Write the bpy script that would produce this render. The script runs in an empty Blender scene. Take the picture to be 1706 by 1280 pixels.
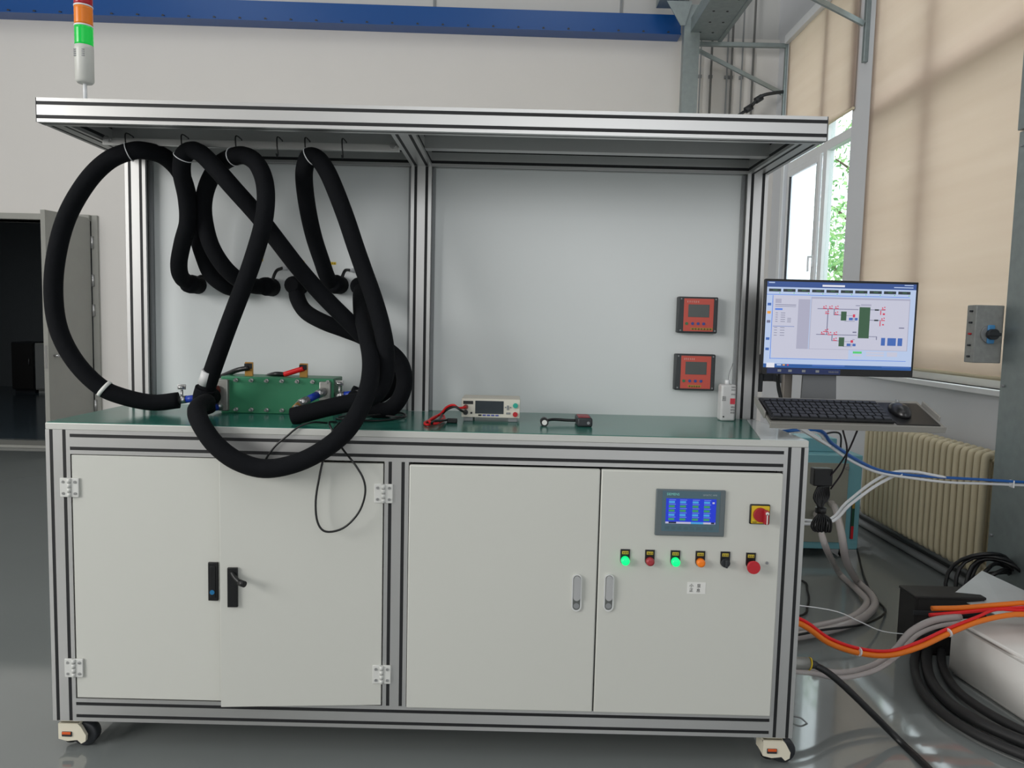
import bpy, bmesh, math, random
from mathutils import Vector, Matrix
random.seed(7)
SC = bpy.context.scene
COL = SC.collection

# ------------------------------------------------------------------ camera
F = 1240.0; PIT = .0816; ROL = -.0243
CAM = Vector((.2575, -2.268, 1.394))
_fw = Vector((0, math.cos(PIT), -math.sin(PIT))); _r = Vector((1, 0, 0)); _u = _r.cross(_fw)
CR = _r*math.cos(ROL) - _u*math.sin(ROL); CU = _u*math.cos(ROL) + _r*math.sin(ROL)
cd = bpy.data.cameras.new('camera'); cam = bpy.data.objects.new('camera', cd); COL.objects.link(cam)
cd.sensor_fit = 'HORIZONTAL'; cd.sensor_width = 36; cd.lens = F/1706*36; cd.clip_end = 200; cd.clip_start = .05
m = Matrix((CR, CU, -_fw)).transposed().to_4x4(); m.translation = CAM
cam.matrix_world = m
SC.camera = cam

# ------------------------------------------------------------------ world, exposure, big lights
SC.view_settings.view_transform = 'Standard'; SC.view_settings.look = 'None'
SC.view_settings.gamma = 1; SC.view_settings.use_curve_mapping = False
SC.view_settings.exposure = -0.2
w = bpy.data.worlds.new('overcast_sky'); SC.world = w; w.use_nodes = True
bg = w.node_tree.nodes['Background']; bg.inputs[0].default_value = (.90, .95, 1.0, 1); bg.inputs[1].default_value = 3.9

def area(name, loc, target, sx, sy, power, color=(1, 1, 1)):
    l = bpy.data.lights.new(name, 'AREA'); l.shape = 'RECTANGLE'; l.size = sx; l.size_y = sy; l.energy = power; l.color = color
    o = bpy.data.objects.new(name, l); COL.objects.link(o); o.location = loc
    o.rotation_euler = (Vector(target)-Vector(loc)).to_track_quat('-Z', 'Y').to_euler()
    return o
# daylight entering through the hall's left-hand windows, and the ceiling lamp rows
area('hall_window_daylight', (-6.6, -4.2, 3.0), (0, 0.2, 1.2), 3.6, 3.0, 405, (1, .985, .96))
area('front_fill_light', (1.5, -8.6, 3.0), (0, 0, 1.2), 7.0, 3.6, 225, (.96, .98, 1))  # added fill from behind the camera, brightening the bench front and boards
for i, (x, y) in enumerate(((-4.0, -2.5), (-.2, -3.5), (-4.0, 1.5), (1.0, 1.0))):
    area('ceiling_lamp_row', (x, y, 6.6), (x, y, 0), 1.6, 3.0, 32, (.95, .98, 1))
area('side_room_fill', (-8.2, 6.2, 3.15), (-8.2, 6.2, 0), 1.2, .5, 22, (.92, .97, 1))  # added unseen light that lifts the dark side room

# ------------------------------------------------------------------ pixel helpers (points placed at a chosen depth)
def ray(x, y): return _fw + CR*((x-853)/F) - CU*((y-640)/F)
def P(x, y, Y):
    d = ray(x, y); return CAM + d*((Y-CAM.y)/d.y)
def PZ(x, y, z):
    d = ray(x, y); return CAM + d*((z-CAM.z)/d.z)
def PX(x, y, X):
    d = ray(x, y); return CAM + d*((X-CAM.x)/d.x)

# ------------------------------------------------------------------ materials
def lin(c):
    c = c/255.0
    return c/12.92 if c <= .04045 else ((c+.055)/1.055)**2.4
def rgb(r, g, b): return (lin(r), lin(g), lin(b), 1)
MATS = {}
def mat(name, col, rough=.5, metal=0, var=.05, scale=8, bump=0, emit=None, es=1.0, stretch=None, spec=.5, coat=0):
    if name in MATS: return MATS[name]
    m = bpy.data.materials.new(name); m.use_nodes = True; nt = m.node_tree; b = nt.nodes['Principled BSDF']
    c = rgb(*col)
    tc = nt.nodes.new('ShaderNodeTexCoord'); mp = nt.nodes.new('ShaderNodeMapping'); nz = nt.nodes.new('ShaderNodeTexNoise')
    nt.links.new(tc.outputs['Object'], mp.inputs[0]); nt.links.new(mp.outputs[0], nz.inputs['Vector'])
    if stretch: mp.inputs['Scale'].default_value = stretch
    nz.inputs['Scale'].default_value = scale; nz.inputs['Detail'].default_value = 4
    mx = nt.nodes.new('ShaderNodeMix'); mx.data_type = 'RGBA'
    mx.inputs[6].default_value = tuple(v*(1-var) for v in c[:3])+(1,); mx.inputs[7].default_value = tuple(min(1, v*(1+var)) for v in c[:3])+(1,)
    nt.links.new(nz.outputs['Fac'], mx.inputs[0]); nt.links.new(mx.outputs[2], b.inputs['Base Color'])
    b.inputs['Roughness'].default_value = rough; b.inputs['Metallic'].default_value = metal
    b.inputs['Specular IOR Level'].default_value = spec; b.inputs['Coat Weight'].default_value = coat
    if bump:
        bp = nt.nodes.new('ShaderNodeBump'); bp.inputs['Strength'].default_value = bump; bp.inputs['Distance'].default_value = .01
        nt.links.new(nz.outputs['Fac'], bp.inputs['Height']); nt.links.new(bp.outputs[0], b.inputs['Normal'])
    if emit:
        b.inputs['Emission Color'].default_value = rgb(*emit); b.inputs['Emission Strength'].default_value = es
    MATS[name] = m; return m
def see_through(name, col, alpha, rough=.1):
    if name in MATS: return MATS[name]
    m = mat(name, col, rough); m.node_tree.nodes['Principled BSDF'].inputs['Alpha'].default_value = alpha
    return m
def cloth_blind():
    m = bpy.data.materials.new('blind_fabric'); m.use_nodes = True; nt = m.node_tree; n = nt.nodes; n.clear()
    out = n.new('ShaderNodeOutputMaterial'); mix = n.new('ShaderNodeMixShader'); d = n.new('ShaderNodeBsdfDiffuse'); t = n.new('ShaderNodeBsdfTranslucent')
    tc = n.new('ShaderNodeTexCoord'); mp = n.new('ShaderNodeMapping'); nz = n.new('ShaderNodeTexNoise'); mx = n.new('ShaderNodeMix'); mx.data_type = 'RGBA'
    mp.inputs['Scale'].default_value = (1, .25, 5); nz.inputs['Scale'].default_value = 2.2; nz.inputs['Detail'].default_value = 5
    nt.links.new(tc.outputs['Object'], mp.inputs[0]); nt.links.new(mp.outputs[0], nz.inputs['Vector']); nt.links.new(nz.outputs['Fac'], mx.inputs[0])
    mx.inputs[6].default_value = rgb(218, 203, 191); mx.inputs[7].default_value = rgb(231, 218, 208)
    nt.links.new(mx.outputs[2], d.inputs[0]); nt.links.new(mx.outputs[2], t.inputs[0])
    bp = n.new('ShaderNodeBump'); bp.inputs['Strength'].default_value = .35; bp.inputs['Distance'].default_value = .02
    nt.links.new(nz.outputs['Fac'], bp.inputs['Height']); nt.links.new(bp.outputs[0], d.inputs['Normal'])
    mix.inputs[0].default_value = .7
    nt.links.new(d.outputs[0], mix.inputs[1]); nt.links.new(t.outputs[0], mix.inputs[2]); nt.links.new(mix.outputs[0], out.inputs[0])
    return m
def window_glass(name, tint, white):
    m = bpy.data.materials.new(name); m.use_nodes = True; nt = m.node_tree; n = nt.nodes; n.clear()
    out = n.new('ShaderNodeOutputMaterial'); mix = n.new('ShaderNodeMixShader'); tr = n.new('ShaderNodeBsdfTransparent'); gl = n.new('ShaderNodeBsdfGlossy')
    mix.inputs[0].default_value = .06; gl.inputs['Roughness'].default_value = .02; tr.inputs[0].default_value = tint
    nt.links.new(tr.outputs[0], mix.inputs[1]); nt.links.new(gl.outputs[0], mix.inputs[2])
    last = mix
    if white:
        tl = n.new('ShaderNodeBsdfTranslucent'); tl.inputs[0].default_value = (.8, .83, .87, 1); m2 = n.new('ShaderNodeMixShader'); m2.inputs[0].default_value = white
        nt.links.new(mix.outputs[0], m2.inputs[1]); nt.links.new(tl.outputs[0], m2.inputs[2]); last = m2
    nt.links.new(last.outputs[0], out.inputs[0]); return m

M_ALU = mat('anodised_aluminium', (205, 205, 204), .38, .85, .03, 3, stretch=(1, 1, 1))
M_SLOT = mat('black_slot_cover', (22, 23, 26), .6)
M_WHITE = mat('white_powder_coat', (206, 207, 200), .42, 0, .015, 2)
M_BOARD = mat('white_back_board', (222, 226, 226), .32, 0, .015, 2)
M_TOPEDGE = mat('worktop_edge', (205, 206, 201), .4, .3, .02)
M_MAT = mat('green_rubber_mat', (42, 112, 99), .2, 0, .08, 5)
M_STEEL = mat('brushed_steel', (190, 190, 190), .3, .9, .05, 20)
M_ZINC = mat('galvanised_sheet', (150, 160, 161), .45, .7, .16, 22, bump=.05)
M_BLACKFOAM = mat('black_foam_insulation', (12, 14, 18), .9, 0, .25, 60, bump=.12, spec=.2)
M_BLACK = mat('black_plastic', (16, 17, 19), .4)
M_DARK = mat('charcoal_plastic', (45, 48, 52), .5)
M_GREY = mat('grey_plastic', (140, 143, 145), .5)
M_WALL = mat('painted_wall', (224, 221, 217), .8, 0, .02, 1.5)
M_WALLR = mat('window_wall_paint', (216, 218, 222), .75, 0, .02, 1.5)
M_UPPER = mat('upper_wall_panel', (205, 205, 203), .7, 0, .03, 1)
M_BLUE = mat('blue_paint', (16, 78, 148), .3, 0, .05, 1)
M_PVC = mat('white_pvc', (232, 234, 236), .35)
M_CREAM = mat('cream_paint', (214, 202, 172), .4, 0, .03)
M_CASTER = mat('cream_nylon', (226, 220, 200), .5)
M_GREEN = mat('green_lacquer', (52, 128, 92), .4, 0, .05)
M_COPPER = mat('copper', (200, 150, 80), .35, .7)
M_BLUEV = mat('blue_valve', (24, 58, 165), .4)
M_RED = mat('red_plastic', (190, 30, 40), .4)
M_CABRED = mat('red_cable', (232, 26, 32), .45)
M_ORANGE = mat('orange_cable', (238, 122, 22), .4)
M_YELLOW = mat('yellow_label', (222, 190, 40), .5)
M_WHITEP = mat('white_paper', (228, 228, 224), .6)
M_CLEAR = see_through('clear_hose', (196, 188, 186), .72, .15)
M_TEAL = mat('teal_paint', (112, 166, 176), .4)
M_KHAKI = mat('grey_olive_panel', (142, 142, 130), .55)
M_DOORG = mat('grey_door_paint', (158, 158, 152), .5)
M_INK = mat('dark_print', (40, 40, 42), .6)

# ------------------------------------------------------------------ geometry helpers
class G:
    def __init__(s): s.bm = bmesh.new()
    def box(s, x0, x1, y0, y1, z0, z1, bev=0, m=0, seg=2):
        if x0 > x1: x0, x1 = x1, x0
        if y0 > y1: y0, y1 = y1, y0
        if z0 > z1: z0, z1 = z1, z0
        vs = [s.bm.verts.new((x, y, z)) for x in (x0, x1) for y in (y0, y1) for z in (z0, z1)]
        fs = [s.bm.faces.new([vs[i] for i in q]) for q in ((0, 1, 3, 2), (4, 6, 7, 5), (0, 4, 5, 1), (2, 3, 7, 6), (0, 2, 6, 4), (1, 5, 7, 3))]
        for f in fs: f.material_index = m
        if bev:
            es = list({e for f in fs for e in f.edges})
            r = bmesh.ops.bevel(s.bm, geom=es, offset=bev, segments=seg, affect='EDGES', profile=.5)
            for f in r['faces']: f.material_index = m; f.smooth = True
        return s
    def cyl(s, a, b, r, n=16, r2=None, m=0, cap=True):
        a = Vector(a); b = Vector(b); r2 = r if r2 is None else r2
        d = (b-a).normalized(); t = Vector((0, 0, 1)) if abs(d.z) < .9 else Vector((1, 0, 0))
        u = d.cross(t).normalized(); v = d.cross(u)
        A = []; B = []
        for i in range(n):
            k = 2*math.pi*i/n; e = u*math.cos(k)+v*math.sin(k)
            A.append(s.bm.verts.new(a+e*r)); B.append(s.bm.verts.new(b+e*r2))
        for i in range(n):
            f = s.bm.faces.new((A[i], A[(i+1) % n], B[(i+1) % n], B[i])); f.smooth = True; f.material_index = m
        if cap:
            for ring in (A[::-1], B):
                f = s.bm.faces.new(ring); f.material_index = m
        return s
    def tube(s, pts, r, n=12, m=0, sub=6, raw=False, closed=False):
        pts = [Vector(p) for p in pts]
        q = pts if raw else catmull(pts, sub)
        prev = None; rings = []
        for i, p in enumerate(q):
            if closed: d = q[(i+1) % len(q)]-q[i-1]
            else: d = (q[min(i+1, len(q)-1)]-q[max(i-1, 0)])
            d.normalize()
            if prev is None:
                t = Vector((0, 0, 1)) if abs(d.z) < .9 else Vector((1, 0, 0)); u = d.cross(t).normalized()
            else: u = (prev - d*prev.dot(d)).normalized()
            prev = u; v = d.cross(u); rr = r(i/(len(q)-1)) if callable(r) else r
            rings.append([s.bm.verts.new(p+(u*math.cos(2*math.pi*k/n)+v*math.sin(2*math.pi*k/n))*rr) for k in range(n)])
        prs = list(zip(rings, rings[1:]))
        if closed: prs.append((rings[-1], rings[0]))
        for a, b in prs:
            for k in range(n):
                f = s.bm.faces.new((a[k], a[(k+1) % n], b[(k+1) % n], b[k])); f.smooth = True; f.material_index = m
        if not closed:
            for ring in (rings[0][::-1], rings[-1]):
                f = s.bm.faces.new(ring); f.material_index = m
        return s
    def prism(s, poly, axis, a0, a1, m=0):
        def pt(p, a): return {'x': (a, p[0], p[1]), 'y': (p[0], a, p[1]), 'z': (p[0], p[1], a)}[axis]
        A = [s.bm.verts.new(pt(p, a0)) for p in poly]; B = [s.bm.verts.new(pt(p, a1)) for p in poly]
        n = len(poly)
        for i in range(n):
            f = s.bm.faces.new((A[i], A[(i+1) % n], B[(i+1) % n], B[i])); f.material_index = m
        for ring in (A[::-1], B):
            f = s.bm.faces.new(ring); f.material_index = m
        return s
    def lathe(s, prof, o, axis='z', n=20, m=0):
        o = Vector(o); rings = []
        for r, h in prof:
            ring = []
            for k in range(n):
                a = 2*math.pi*k/n; c, d = r*math.cos(a), r*math.sin(a)
                ring.append(s.bm.verts.new(o+Vector({'z': (c, d, h), 'y': (c, h, d), 'x': (h, c, d)}[axis])))
            rings.append(ring)
        for a, b in zip(rings, rings[1:]):
            for k in range(n):
                f = s.bm.faces.new((a[k], a[(k+1) % n], b[(k+1) % n], b[k])); f.smooth = True; f.material_index = m
        for ring in (rings[0][::-1], rings[-1]):
            f = s.bm.faces.new(ring); f.material_index = m
        return s
    def face(s, pts, m=0):
        f = s.bm.faces.new([s.bm.verts.new(p) for p in pts]); f.material_index = m; return s
    def build(s, name, mats, parent=None, local=False, label=None):
        bmesh.ops.recalc_face_normals(s.bm, faces=s.bm.faces)
        me = bpy.data.meshes.new(name); s.bm.to_mesh(me); s.bm.free()
        for mm in (mats if isinstance(mats, (list, tuple)) else [mats]): me.materials.append(mm)
        o = bpy.data.objects.new(name, me); COL.objects.link(o)
        if parent is not None: adopt(o, parent, local)
        if label: o['label'] = label
        return o
INV = {}
def adopt(o, parent, local=False):
    o.parent = parent
    if not local and parent.name in INV: o.matrix_parent_inverse = INV[parent.name]
def catmull(p, sub=6):
    q = [p[0]*2-p[1]]+list(p)+[p[-1]*2-p[-2]]; out = []
    for i in range(1, len(q)-2):
        a, b, c, d = q[i-1:i+3]
        for k in range(sub):
            t = k/sub
            out.append(.5*((2*b)+(c-a)*t+(2*a-5*b+4*c-d)*t*t+(3*b-a-3*c+d)*t**3))
    out.append(q[-2]); return out
def thing(name, label, cat, loc=(0, 0, 0), rot=(0, 0, 0), group=None):
    o = bpy.data.objects.new(name, None); COL.objects.link(o); o.location = loc; o.rotation_euler = rot; o.empty_display_size = .05
    INV[o.name] = (Matrix.Translation(loc)).inverted() if tuple(rot) == (0, 0, 0) else Matrix()
    return tag(o, label, cat, group)
def tag(o, label, cat, group=None, kind=None):
    o['label'] = label; o['category'] = cat
    if group: o['group'] = group
    if kind: o['kind'] = kind
    return o
def struct(o, kind='structure'): o['kind'] = kind; return o
FONT = None
def text(s, name, mt, parent, origin, size, right=(1, 0, 0), up=(0, 0, 1), local=False, align='LEFT'):
    cu = bpy.data.curves.new('t', 'FONT'); cu.body = s; cu.size = size; cu.align_x = align; cu.extrude = .0002; cu.resolution_u = 2
    t = bpy.data.objects.new('t', cu); COL.objects.link(t)
    dg = bpy.context.evaluated_depsgraph_get(); me = bpy.data.meshes.new_from_object(t.evaluated_get(dg))
    bpy.data.objects.remove(t); bpy.data.curves.remove(cu)
    r = Vector(right).normalized(); u = Vector(up).normalized(); n = r.cross(u)
    M = Matrix((r, u, n)).transposed().to_4x4(); M.translation = Vector(origin); me.transform(M)
    me.materials.clear(); me.materials.append(mt); me.name = name
    o = bpy.data.objects.new(name, me); COL.objects.link(o); adopt(o, parent, local); return o
def scribble(g, x0, x1, y, z, h, n, m=0):
    """row of n small illegible printed characters on a plane y = const facing -y"""
    w = (x1-x0)/n
    for i in range(n):
        a = x0+i*w+.1*w; b = a+.75*w
        for k in range(3):
            zz = z+h*(k+.1)/3; q = random.uniform(0, .3)*w
            g.box(a+q, b, y, y+.0006, zz, zz+h*.16, m=m)
        xx = random.uniform(a+.2*w, b-.2*w); g.box(xx, xx+w*.14, y, y+.0006, z, z+h, m=m)

# ------------------------------------------------------------------ setting: floor, walls, windows
def YB(x): return 5.42+.023*x           # back wall line
WX = 2.87                                # window wall plane
g = G(); g.box(-7.6, WX+.3, -9.0, 5.8, -.12, 0)
M_FLOOR = mat('grey_epoxy_floor', (126, 131, 130), .06, 0, .06, 1.3, spec=.95)
struct(g.build('floor', M_FLOOR))
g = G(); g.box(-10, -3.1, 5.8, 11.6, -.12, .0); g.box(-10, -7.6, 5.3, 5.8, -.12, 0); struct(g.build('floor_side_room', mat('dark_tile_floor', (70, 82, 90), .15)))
g = G(); g.box(-7.6, WX+.3, -9.0, 5.8, 7.2, 7.35); struct(g.build('ceiling', M_UPPER))
g = G(); g.box(-7.75, -7.6, -9.0, 5.4, 0, 7.2); struct(g.build('wall_left', M_WALL))
g = G(); g.box(-7.75, WX+.3, -9.15, -9.0, 0, 7.2); struct(g.build('wall_front', M_WALL))
DX0, DX1, DZ = -5.65, -4.005, 2.31       # door opening in the back wall
def backpiece(g, x0, x1, z0, z1, t=.2, off=0):
    g.prism([(x0, YB(x0)-off), (x1, YB(x1)-off), (x1, YB(x1)+t), (x0, YB(x0)+t)], 'z', z0, z1)
g = G(); backpiece(g, -7.6, DX0, 0, 4.3); backpiece(g, DX0, DX1, DZ, 4.3); backpiece(g, DX1, WX+.3, 0, 4.3)
struct(g.build('wall_back', M_WALL))
g = G(); backpiece(g, -7.6, WX+.3, 4.3, 7.2, .25, -.05)
wu = struct(g.build('wall_back_upper', M_UPPER))
for x in (-.62, 1.25):
    g = G(); g.prism([(x, YB(x)+.03), (x+.02, YB(x)+.03), (x+.02, YB(x)+.06), (x, YB(x)+.06)], 'z', 4.3, 7.2); g.build('panel_joint', M_GREY, wu)
# window wall: (y0, y1) openings
W1 = (3.72, 5.16); W2 = (1.30, 3.30)
SZ = 1.10; HZ = 4.22
g = G()
g.box(WX, WX+.3, -9.0, 5.55, 0, SZ)
g.box(WX, WX+.3, W1[1], 5.55, SZ, 7.2)
g.box(WX, WX+.3, W2[1], W1[0], SZ, 7.2)
g.box(WX, WX+.3, W1[0], W1[1], HZ, 7.2); g.box(WX, WX+.3, W2[0], W2[1], 5.2, 7.2)
g.box(WX, WX+.3, -9.0, W2[0], SZ, 7.2)
struct(g.build('wall_right', M_WALLR))
# white casing on the pier between the windows
g = G(); g.box(WX-.012, WX+.002, W2[1]+.0, W2[1]+.09, SZ, 6.5, .003); struct(g.build('trim_1', M_PVC))
g = G(); g.box(WX-.012, WX+.002, W1[1]-.005, W1[1]+.06, SZ, HZ, .003); struct(g.build('trim_2', M_PVC))
g = G(); g.box(WX-.035, WX+.24, W2[0]-.3, W1[1], SZ-.035, SZ, .006); sill = struct(g.build('trim_3', M_PVC))
g = G(); g.box(WX-.02, WX+.002, 1.0, 5.4, 0, .10, .003); struct(g.build('baseboard_right', M_GREY))
M_GLASS = window_glass('clear_window_glass', (.93, .97, .96, 1), 0)
M_SKYWHITE = window_glass('sky_whitened_glass', (.95, .97, 1, 1), .45)  # whiteness mixed into the glass stands in for the sky's reflection
def window(name, y0, y1, z0, z1, mull_y, mull_z, x=WX+.03, whiten_from=None, hm=.04):
    fw = .055
    g = G(); d = .06
    g.box(x, x+d, y0, y0+fw, z0, z1, .004); g.box(x, x+d, y1-fw, y1, z0, z1, .004)
    g.box(x, x+d, y0+fw, y1-fw, z0, z0+fw, .004); g.box(x, x+d, y0+fw, y1-fw, z1-fw, z1, .004)
    wn = struct(g.build(name, M_PVC))
    for my in mull_y:
        g = G(); g.box(x-.003, x+d+.003, my-hm, my+hm, z0+fw, z1-fw, .004); g.build('mullion', M_PVC, wn)
    for mz in mull_z:
        g = G(); g.box(x-.002, x+d+.002, y0+fw, y1-fw, mz-hm, mz+hm, .004); g.build('transom', M_PVC, wn)
    ys = [y0+fw]+[v for my in sorted(mull_y) for v in (my-hm, my+hm)]+[y1-fw]
    zs = [z0+fw]+[v for mz in mull_z for v in (mz-hm, mz+hm)]+[z1-fw]
    for i in range(0, len(ys), 2):
        for k in range(0, len(zs), 2):
            g = G(); g.box(x+.025, x+.033, ys[i], ys[i+1], zs[k], zs[k+1])
            fr = whiten_from and (ys[i]+ys[i+1])/2 > whiten_from and k == 0
            g.build('pane', M_SKYWHITE if fr else M_GLASS, wn)
    return wn
w1 = window('window_1', W1[0], W1[1], SZ, HZ, [4.27], [2.97], whiten_from=4.27)
# opening sash on the whitened pane, with a handle
g = G(); a0, a1, b0, b1 = 4.32, 5.09, 1.17, 2.92; xx = WX+.006
g.box(xx, xx+.025, a0, a0+.06, b0, b1, .004); g.box(xx, xx+.025, a1-.06, a1, b0, b1, .004); g.box(xx, xx+.025, a0+.06, a1-.06, b0, b0+.06, .004); g.box(xx, xx+.025, a0+.06, a1-.06, b1-.06, b1, .004)
g.build('sash', M_PVC, w1)
g = G(); g.box(xx-.012, xx, 4.335, 4.36, 1.95, 2.05, .003); g.box(xx-.045, xx-.012, 4.34, 4.355, 2.03, 2.045, .003); g.box(xx-.05, xx-.038, 4.338, 4.357, 1.91, 2.045, .004)
g.build('window_handle', M_PVC, w1)
g = G()
for yy in (a0+.06, a1-.063): g.box(xx-.001, xx+.02, yy, yy+.003, b0+.06, b1-.06)
g.build('gasket', M_SLOT, w1)
w2 = window('window_2', W2[0], W2[1], SZ, 5.2, [2.54], [2.97], hm=.055)

def blind(name, label, y0, y1, z0, z1, x, wave):
    g = G(); nz, ny = 26, 30; V = {}
    for i in range(ny+1):
        for k in range(nz+1):
            y = y0+(y1-y0)*i/ny; z = z0+(z1-z0)*k/nz
            d = wave*(math.sin(i*.55)+.6*math.sin(i*1.3+k*.12))*(1-.5*k/nz)
            V[i, k] = g.bm.verts.new((x+d, y, z))
    for i in range(ny):
        for k in range(nz):
            f = g.bm.faces.new((V[i, k], V[i+1, k], V[i+1, k+1], V[i, k+1])); f.smooth = True
    e = thing(name, label, 'blind', (x, (y0+y1)/2, z0))
    o = g.build('fabric', cloth_blind(), e)
    md = o.modifiers.new('t', 'SOLIDIFY'); md.thickness = .0012
    g = G(); g.cyl((x, y0, z0), (x, y1, z0), .011, 10); g.build('bottom_bar', M_CREAM, e)
    g = G(); g.box(x-.045, x+.015, y0-.02, y1+.02, z1-.01, z1+.07, .006); g.build('cassette', M_PVC, e)
    return e
blind('roller_blind', 'beige roller blind half lowered over the far window', W1[0]-.06, W1[1]-.02, 3.12, HZ-.07, WX-.02, .005)
blind('roller_blind', 'large beige roller blind fully lowered over the near window', W2[0]-.1, W2[1]+.0, 1.165, 5.3, WX-.055, .003)

# ------------------------------------------------------------------ outside
g = G(); g.box(WX+.3, 40, -20, 45, -.6, -.5)
tag(struct(g.build('ground', mat('outdoor_ground', (120, 130, 105), .9)), 'structure'), 'pale paved ground outside the windows', 'ground')
def tree(base, h, spread, n, label):
    e = thing('tree', label, 'tree', base)
    b = Vector(base); g = G()
    g.tube([b, b+Vector((.05, .1, h*.4)), b+Vector((-.1, 0, h*.9))], lambda t: .13*(1-.8*t), 8)
    for i in range(9):
        a = random.uniform(0, 6.28); z = h*random.uniform(.3, .7); p = b+Vector((0, .05, z))
        g.tube([p, p+Vector((math.cos(a)*spread*.4, math.sin(a)*spread*.4, h*.1)), p+Vector((math.cos(a)*spread*.8, math.sin(a)*spread*.8, h*.12))], lambda t: .04*(1-.8*t), 6, sub=3)
    g.build('trunk', mat('bark', (92, 78, 60), .9, bump=.3), e)
    g = G(); cl = []
    for i in range(46):
        a = random.uniform(0, 6.28); r = spread*math.sqrt(random.random()); cl.append(b+Vector((math.cos(a)*r, math.sin(a)*r, h*random.uniform(.18, 1.05)*(1-.3*r/spread))))
    for i in range(n):
        c = random.choice(cl)+Vector([random.gauss(0, .22) for _ in range(3)])
        d = Vector([random.gauss(0, 1) for _ in range(3)]).normalized(); u = d.orthogonal().normalized(); L = random.uniform(.07, .14)
        g.face([c, c+d*L*.5+u*L*.25, c+d*L, c+d*L*.5-u*L*.25], random.choice((0, 0, 1)))
    f = g.build('foliage', [mat('leaf_light', (150, 190, 120), .6, var=.2), mat('leaf_mid', (105, 160, 95), .6, var=.2)], e); f['kind'] = 'stuff'
tree((5.7, 9.4, -.5), 5.4, 1.7, 9500, 'leafy green tree seen through the clear window pane')

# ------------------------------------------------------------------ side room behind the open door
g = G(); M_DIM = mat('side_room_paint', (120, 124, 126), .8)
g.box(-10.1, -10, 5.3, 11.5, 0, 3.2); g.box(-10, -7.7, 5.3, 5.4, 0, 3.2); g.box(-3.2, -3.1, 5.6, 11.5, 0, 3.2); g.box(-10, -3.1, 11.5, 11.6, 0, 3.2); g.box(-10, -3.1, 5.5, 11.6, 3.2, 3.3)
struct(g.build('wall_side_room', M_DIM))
def cupboard(x0, x1, y0, z1, body, door, label, n):
    e = thing('cupboard', label, 'cupboard', ((x0+x1)/2, y0, 0))
    g = G(); g.box(x0, x1, y0, y0+.45, .06, z1, .004); g.box(x0+.02, x1-.02, y0+.04, y0+.45, 0, .06); g.build('body', body, e)
    for i in range(n):
        a = x0+(x1-x0)*i/n+.008; b = x0+(x1-x0)*(i+1)/n-.008
        g = G(); g.box(a, b, y0-.02, y0, .08, z1-.02, .003); d = g.build('door', door, e)
        g = G(); g.cyl((b-.06, y0-.035, z1*.55), (b-.06, y0-.035, z1*.55+.12), .008, 8); g.build('handle', M_STEEL, d)
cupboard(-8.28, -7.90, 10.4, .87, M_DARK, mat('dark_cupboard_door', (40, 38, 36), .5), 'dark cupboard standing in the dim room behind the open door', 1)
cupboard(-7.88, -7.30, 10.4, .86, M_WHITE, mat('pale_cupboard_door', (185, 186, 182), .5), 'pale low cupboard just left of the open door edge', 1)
# door frame and leaf
g = G(); t = .06
for x in (DX0-t, DX1): g.box(x, x+t, YB(x)-.03, YB(x)+.22, 0, DZ+t, .004)
g.box(DX0, DX1, YB(DX0)-.03, YB(DX1)+.22, DZ, DZ+t, .004); g.box(DX0, DX1, YB(DX0)-.04, YB(DX1)+.22, 0, .03, .004)
struct(g.build('trim_4', M_DOORG))
hx, hy = DX1-.0, YB(DX1)-.035
lr = math.radians(258); dvec = Vector((math.cos(lr), math.sin(lr), 0)); nvec = Vector((-dvec.y, dvec.x, 0)); L = .56; T = .05
def lp(s, n): q = Vector((hx, hy, 0))+dvec*s+nvec*n; return (q.x, q.y)
g = G(); g.prism([lp(0.01, 0), lp(L, 0), lp(L, -T), lp(0.01, -T)], 'z', .02, DZ+.03)
door = struct(g.build('door_1', M_DOORG))
for z in (.45, 1.42, 1.72, 2.1):
    p = lp(.0, .012); g = G(); g.cyl((p[0], p[1], z-.06), (p[0], p[1], z+.06), .014, 10); g.build('hinge', M_STEEL, door)
g = G(); p = lp(L+.002, -T/2); q = lp(L+.004, -T/2)
g.prism([lp(L-.001, -.012), lp(L+.003, -.012), lp(L+.003, -T+.012), lp(L-.001, -T+.012)], 'z', .86, 1.08); g.build('lock_plate', M_STEEL, door)
g = G(); a = Vector((*lp(L-.07, 0), .98)); b = Vector((*lp(L-.07, .05), .98)); c = Vector((*lp(L-.19, .05), .98)); g.cyl(a, b, .011, 10); g.tube([b, c], .009, 8, raw=True)
a2 = Vector((*lp(L-.07, -T), .98)); b2 = Vector((*lp(L-.07, -T-.05), .98)); c2 = Vector((*lp(L-.15, -T-.05), .98)); g.cyl(a2, b2, .011, 10); g.tube([b2, c2], .009, 8, raw=True)
g.build('door_handle', M_STEEL, door)

# ------------------------------------------------------------------ blue beam along the back wall
e = thing('crane_beam', 'long glossy blue steel beam running along the white back wall', 'beam', (-2.5, YB(-2.5)-.12, 4.24))
g = G(); x0, x1 = -7.4, 1.83
g.prism([(x0, YB(x0)-.16), (x1, YB(x1)-.16), (x1, YB(x1)-.002), (x0, YB(x0)-.002)], 'z', 4.262, 4.445); g.build('web', M_BLUE, e)
g = G(); g.prism([(x0, YB(x0)-.185), (x1, YB(x1)-.185), (x1, YB(x1)-.002), (x0, YB(x0)-.002)], 'z', 4.25, 4.262); g.build('flange', M_BLUE, e)
for i in range(30):
    x = -5.4+i*.245; y = YB(x)-.186
    g = G(); g.cyl((x, y+.004, 4.27), (x, y+.03, 4.27), .012, 8); g.build('bolt', M_DARK, e)

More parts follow.
